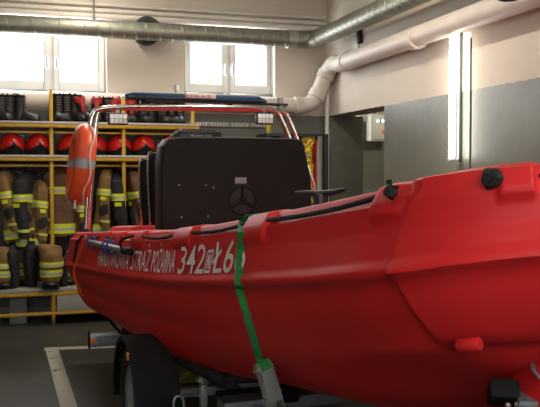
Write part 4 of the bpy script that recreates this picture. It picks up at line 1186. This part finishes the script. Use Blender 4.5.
# bunks: black padded beams carrying the hull
def onbottom(u, y):   # hull bottom height at a given boat-local u,y
    s = s_of_u(u); rw = rows(s)[30:]
    best = None
    for q0, q1 in zip(rw, rw[1:]):
        if min(q0.y, q1.y) <= y <= max(q0.y, q1.y) and abs(q0.y - q1.y) > 1e-6:
            z = q0.z + (q1.z - q0.z) * (y - q0.y) / (q1.y - q0.y); best = z if best is None else min(best, z)
    return best if best is not None else rw[-1].z
for sd in (-1, 1):
    y0 = .82; a = Vector((1.3, sd * y0, onbottom(1.3, y0) - .036)); b = Vector((3.45, sd * .76, onbottom(3.45, .76) - .040))
    rr = []
    MB().tube([a, a.lerp(b, .02), a.lerp(b, .98), b], [.03, .036, .036, .03], 10).build('bunk', 'rubber', tr)
    for u in (1.6, 2.6):
        c = a.lerp(b, (u - 1.3) / (b.x - 1.3)); beam((u, sd * .50, zf), (u, c.y, c.z - .02), .03, .03, 'bunk_post')
beam((1.6, -.66, zf), (1.6, .66, zf), .05, .05)
# black keel roller behind the ratchet
c = atU(288, 392, cu_ + .18)
MB().tube([(c.x, c.y - .05, c.z), (c.x, c.y - .04, c.z), (c.x, c.y + .04, c.z), (c.x, c.y + .05, c.z)], [.035, .05, .05, .035], 18).build('side_roller', 'rubber', tr)
MB().tube([(c.x, c.y - .06, c.z), (c.x, c.y + .06, c.z)], .012, 8).build('roller_pin', 'steel', tr)
beam((cu_ + .06, c.y, zc_ - .03), (c.x, c.y, c.z - .04), .03, .04, 'roller_arm')
for u, z in ((1.5, .42), (3.6, .45)):
    MB().tube([(u, -.06, z - .07), (u, 0, z - .075), (u, .06, z - .07)], [.05, .035, .05], 14).build('keel_roller', 'rubber', tr)
    beam((u, 0, zf - .1), (u, 0, z - .09), .04, .04, 'roller_post')
beam((3.6, -.5, zf - .07), (3.6, .5, zf - .07), .05, .05); beam((1.5, -.62, zf - .07), (1.5, .62, zf - .07), .05, .05)
# rear light board
a = toB(O + ray(90.5, 337.5) * 1.0); 
ud = 1.02
c0 = atU(89.5, 331, ud); c1 = atU(119, 345, ud)
lbz0, lbz1 = c1.z, c0.z - .015
bd = MB().box((ud - .02, c0.y, lbz0), (ud + .02, c0.y + .42, lbz1), .004).build('light_board', 'grey_panel', tr)
MB().box((ud + .018, c0.y + .004, lbz0 + .025), (ud + .028, c0.y + .034, lbz1 - .03), .003).build('marker_lamp', 'amber', bd)
MB().box((ud - .03, c0.y - .008, lbz0 - .008), (ud + .022, c0.y + .003, lbz1 + .01), .002).build('end_cap', 'rubber', bd)
MB().box((ud + .018, c0.y + .05, lbz0 + .02), (ud + .026, c0.y + .19, lbz1 - .02), .003).build('lens', 'box_grey', bd)
beam((1.0, -.62, zf - .02), (1.0, c0.y + .2, (lbz0 + lbz1) / 2), .03, .03, 'board_arm')
MB().tube(catmull([toB(atp(108, 318, (BX, 5.6, 0), (0, 1, 0))), toB(atp(118, 330, (BX, 5.4, 0), (0, 1, 0))), toB(atp(128, 338, (BX, 5.2, 0), (0, 1, 0)))], 4), .012, 6).build('wiring', 'rubber', tr)
# bow support pad bottom right of the view
c = sx(510, 396, 1.96); 
pm = Matrix.Translation(c) @ Matrix.Rotation(R(35), 4, 'Z') @ Matrix.Rotation(R(22), 4, 'Y')
MB().box((-.035, -.052, -.024), (.035, .052, .024), .008, mtx=Matrix.Translation(sx(503, 393, 1.95)) @ Matrix.Rotation(BANG * 0 + R(60), 4, 'Z') @ Matrix.Rotation(R(-28), 4, 'X')).build('bow_pad', 'rubber', tr)
MB().box((-.03, -.065, -.02), (.03, .065, .012), .003, mtx=Matrix.Translation(sx(528, 397, 1.93)) @ Matrix.Rotation(R(60), 4, 'Z') @ Matrix.Rotation(R(4), 4, 'X')).build('pad_bracket', 'box_grey', tr)
for px in (508, 517, 526, 534):
    c = sx(px, 405 - (px - 508) * .05, 1.89); MB().ball(c, .0075, 10, 6).build('bolt', 'steel', tr)
pb2 = sx(528, 402, 1.94)
beam((5.6, 0, zf + .04), (pb2.x + .0, pb2.y, pb2.z - .02), .05, .05, 'winch_post')

# ================================================================== ratchet strap
stp = thing('ratchet_strap', 'green webbing strap with steel ratchet over the boat side', 'strap', tuple(BW @ Vector((4.03, -.95, 1.0))), 0)
ust = outl(s_px(244))[0].x
sw = .0125
def sp(u, z=None, o=0, dz=0): 
    s = s_of_u(u); p, n = outl(s); q = p + n * o; return Vector((q.x, -q.y, (pch(u, ZG) + dz) if z is None else z))
D = Vector((0, 0, 0))
rat_top = sx(264, 368, 2.70)
g_ = pch(ust, ZG); zr_ = g_ - pch(ust, ZRD)
pts = [sp(ust, dz=-.42, o=-.296), sp(ust, dz=-.06, o=-.262), sp(ust, dz=.012, o=-.21), sp(ust, dz=.010, o=-.07), sp(ust, dz=.008, o=-.020)]
from mathutils.bvhtree import BVHTree
bvh = BVHTree.FromPolygons([tuple(v) for v in hull.v], hull.f)
def on_hull(px, py, lift=.008):
    o_ = BI @ O; d_ = (BI.to_3x3() @ ray(px, py)).normalized(); h = bvh.ray_cast(o_, d_)
    return h[0] + h[1] * (lift if h[1].dot(d_) < 0 else -lift)
line = [on_hull(px_, py_) for px_, py_ in ((244.5, 222), (244, 232), (243.2, 250), (242, 266), (241.2, 276), (241, 283), (242.5, 289), (245, 298), (248.5, 309), (252, 322), (255.8, 335), (259, 347), (261.8, 357))] + [rat_top]
allp = pts + line
rr = []
for i, q in enumerate(allp):
    f = min(1, max(0, .45 + (i - 5) / 20))
    wd = Vector((1, 0, 0)).lerp(_s := (BI.to_3x3() @ _Rt), f).normalized() * (.021 - .005 * f)
    if i < len(allp) - 1: t = (allp[i + 1] - q)
    else: t = q - allp[i - 1]
    nn = wd.cross(t).normalized() * .0015
    rr.append([q + wd + nn, q - wd + nn, q - wd - nn, q + wd - nn])
wb_ = MB().loft(rr); wb_.xf(BW); wo = wb_.build('webbing', 'green', stp, world=True, smooth=False)
# ratchet: two side plates, spool, handle
rt = thing('tmp', None, None); bpy.data.objects.remove(rt)
A0 = BW @ rat_top; A1 = O + ray(277, 410) * (2.72 / ray(277, 410).dot(Vector((math.sin(YAW), math.cos(YAW), 0))))
ax = (A1 - A0).normalized(); side = _Rt - ax * _Rt.dot(ax); side = (side.normalized() + _F * .55).normalized(); side = (side - ax * side.dot(ax)).normalized(); fw = side.cross(ax).normalized()
def plate(off, w0, w1, L, th=.003, shift=0):
    c = A0 + side * off + fw * shift; pl = []
    for a in [PI * j / 8 for j in range(9)]: pl.append(c + fw * w0 * math.cos(a) - ax * w0 * math.sin(a))
    for a in [PI * j / 8 for j in range(9)]: pl.append(c + ax * L - fw * w1 * math.cos(a) + ax * w1 * math.sin(a))
    return MB().prism(pl, side * th)
fr_ = plate(-.025, .026, .020, .17).build('frame_plate', 'steel', stp, world=True, smooth=False)
plate(.022, .026, .020, .17).build('frame_plate', 'steel', stp, world=True, smooth=False)
MB().tube([A0 - side * .04, A0 + side * .04], .008, 12).build('spool_pin', 'chrome', stp, world=True)
MB().tube([A0 - side * .024, A0 + side * .024], .024, 20).build('wound_webbing', 'green', stp, world=True)
B0 = A0 + ax * .10
MB().tube([B0 - side * .036, B0 + side * .036], .008, 10).build('cross_bolt', 'chrome', stp, world=True)
hd = MB().box((-.022, -.004, 0), (.022, .004, .12), .002, mtx=Matrix.Translation(A0 - fw * .02) @ Matrix([[side.x, fw.x, ax.x, 0], [side.y, fw.y, ax.y, 0], [side.z, fw.z, ax.z, 0], [0, 0, 0, 1]]))
hd.build('handle', 'grey_panel', stp, world=True)
hk = BW @ Vector((3.95, -.34, .42))
MB().tube([A0 + ax * .16, hk], .0015, 4, ry=.016).build('short_webbing', 'green', stp, world=True)
MB().tube(catmull([hk + Vector((0, 0, .03)), hk + Vector((0, -.075, .02)), hk + Vector((0, -.085, -.02)), hk + Vector((0, -.06, -.075))], 4), .006, 8).build('hook', 'steel', stp, world=True)

# yellow chock on the floor behind the trailer
q = atZ(190, 378, 0.02)
ch = thing('wheel_chock', 'small yellow wedge lying on the floor behind the trailer cross member', 'wheel chock', (q.x, q.y, 0))
MB().prism([(-.09, -.05, 0), (.09, -.05, 0), (.09, -.05, .03), (.02, -.05, .06), (-.02, -.05, .06)], (0, .1, 0)).build('wedge', 'yellow_plastic', ch, smooth=False, bevel=.004)
MB().box((.095, -.04, 0), (.15, .04, .012), .003).build('base_plate', 'rubber', ch)

# ================================================================== lights
w = bpy.data.worlds.new('sky'); scene.world = w; w.use_nodes = True
bg = w.node_tree.nodes['Background']; bg.inputs[0].default_value = (.90, .96, 1.0, 1); bg.inputs[1].default_value = 8

def area(name, loc, rot, sx_, sy_, power, colr):
    l = bpy.data.lights.new(name, 'AREA'); l.shape = 'RECTANGLE'; l.size = sx_; l.size_y = sy_; l.energy = power; l.color = colr
    o = bpy.data.objects.new(name, l); col.objects.link(o); o.location = loc; o.rotation_euler = rot; return o
warm = (1.0, .90, .76)
fixtures = [(.7, 7.6, 26, 'unseen ceiling lamp added to brighten the back wall'), (1.9, 5.6, 48, 'ceiling lamp above the stern of the boat'), (-1.2, 4.4, 12, 'ceiling lamp over the empty bay on the left'), (2.3, .2, 36, 'ceiling lamp above the bow of the boat'), (-1.2, -.6, 25, 'ceiling lamp behind the viewer')]  # the lamp by the back wall is added to brighten that wall
for x, y, pw, lab in fixtures:
    f = thing('ceiling_lamp', lab, 'lamp', (x, y, ZC - .12), 0, 'ceiling tube lamps')
    MB().box((-.07, -.62, .02), (.07, .62, .12), .01).build('housing', 'pvc_white', f)
    for dx in (-.035, .035): MB().tube([(dx, -.58, .005), (dx, .58, .005)], .013, 10).build('tube', 'panel_on', f)
    area('ceiling_lamp_light', (x, y, ZC - .15), (0, 0, 0), .14, 1.2, pw, warm)
area('window_fill_light', ((w2a.x + w2b.x) / 2, YB + .1, 2.7), (R(-90), 0, 0), .8, .75, 22, (.92, .96, 1))
area('window_fill_light', ((w1a.x + w1b.x) / 2, YB + .1, 2.7), (R(-90), 0, 0), 1.1, .75, 30, (.92, .96, 1))
area('window_fill_light', ((gx0 + gx1) / 2, YF + .02, (gz0 + gz1) / 2), (R(90), 0, 0), 4.8, 1.05, 30, (1, .93, .84))  # added frontal fill for the hull side, set in the unseen front wall
area('tube_lamp_light', (XR - .09, lt.y, (lt.z + lb.z) / 2), (0, R(90), 0), lt.z - lb.z, .04, 16, (1, .96, .86))

f = thing('passage_fill_lamp', 'small unseen fill lamp added in the side passage', 'lamp', (XR + 1.0, 8.6, 2.56))  # unseen lamp added to lift the dark niche and its box
MB().ball((0, 0, .06), (.12, .12, .09), 16, 8).build('shade', 'pvc_white', f)
area('passage_fill_light', (XR + 1.0, 8.6, 2.5), (0, 0, 0), .2, .2, 9, warm)
# caged lamp hanging by the drain pipe at the top right
cq = O + ray(509, -14) * (4.2 / ray(509, -14).dot(Vector((math.sin(YAW), math.cos(YAW), 0))))
f = thing('caged_lamp', 'dark caged lamp hanging at the very top right edge', 'lamp', cq)
MB().ball((0, 0, .0), (.09, .09, .06), 18, 8).build('lens', 'sign_white', f)
cg = MB()
for i in range(8):
    a = PI * i / 8; cg.tube([Vector((.105 * math.cos(t) * math.cos(a), .105 * math.cos(t) * math.sin(a), .075 * math.sin(t))) for t in [2 * PI * j / 24 for j in range(24)]], .005, 6, closed=True)
for z in (-.04, 0, .04):
    r_ = .105 * math.sqrt(1 - (z / .075) ** 2); cg.tube([Vector((r_ * math.cos(t), r_ * math.sin(t), z)) for t in [2 * PI * j / 24 for j in range(24)]], .005, 6, closed=True)
cg.build('cage', 'black', f)
MB().tube([(0, 0, .06), (0, 0, ZC - cq.z)], .012, 8).build('stem', 'black', f)
vs_ = scene.view_settings
scene.display_settings.display_device = 'sRGB'
vs_.view_transform = 'Standard'; vs_.look = 'None'; vs_.gamma = 1; vs_.exposure = 0.12; vs_.use_curve_mapping = False
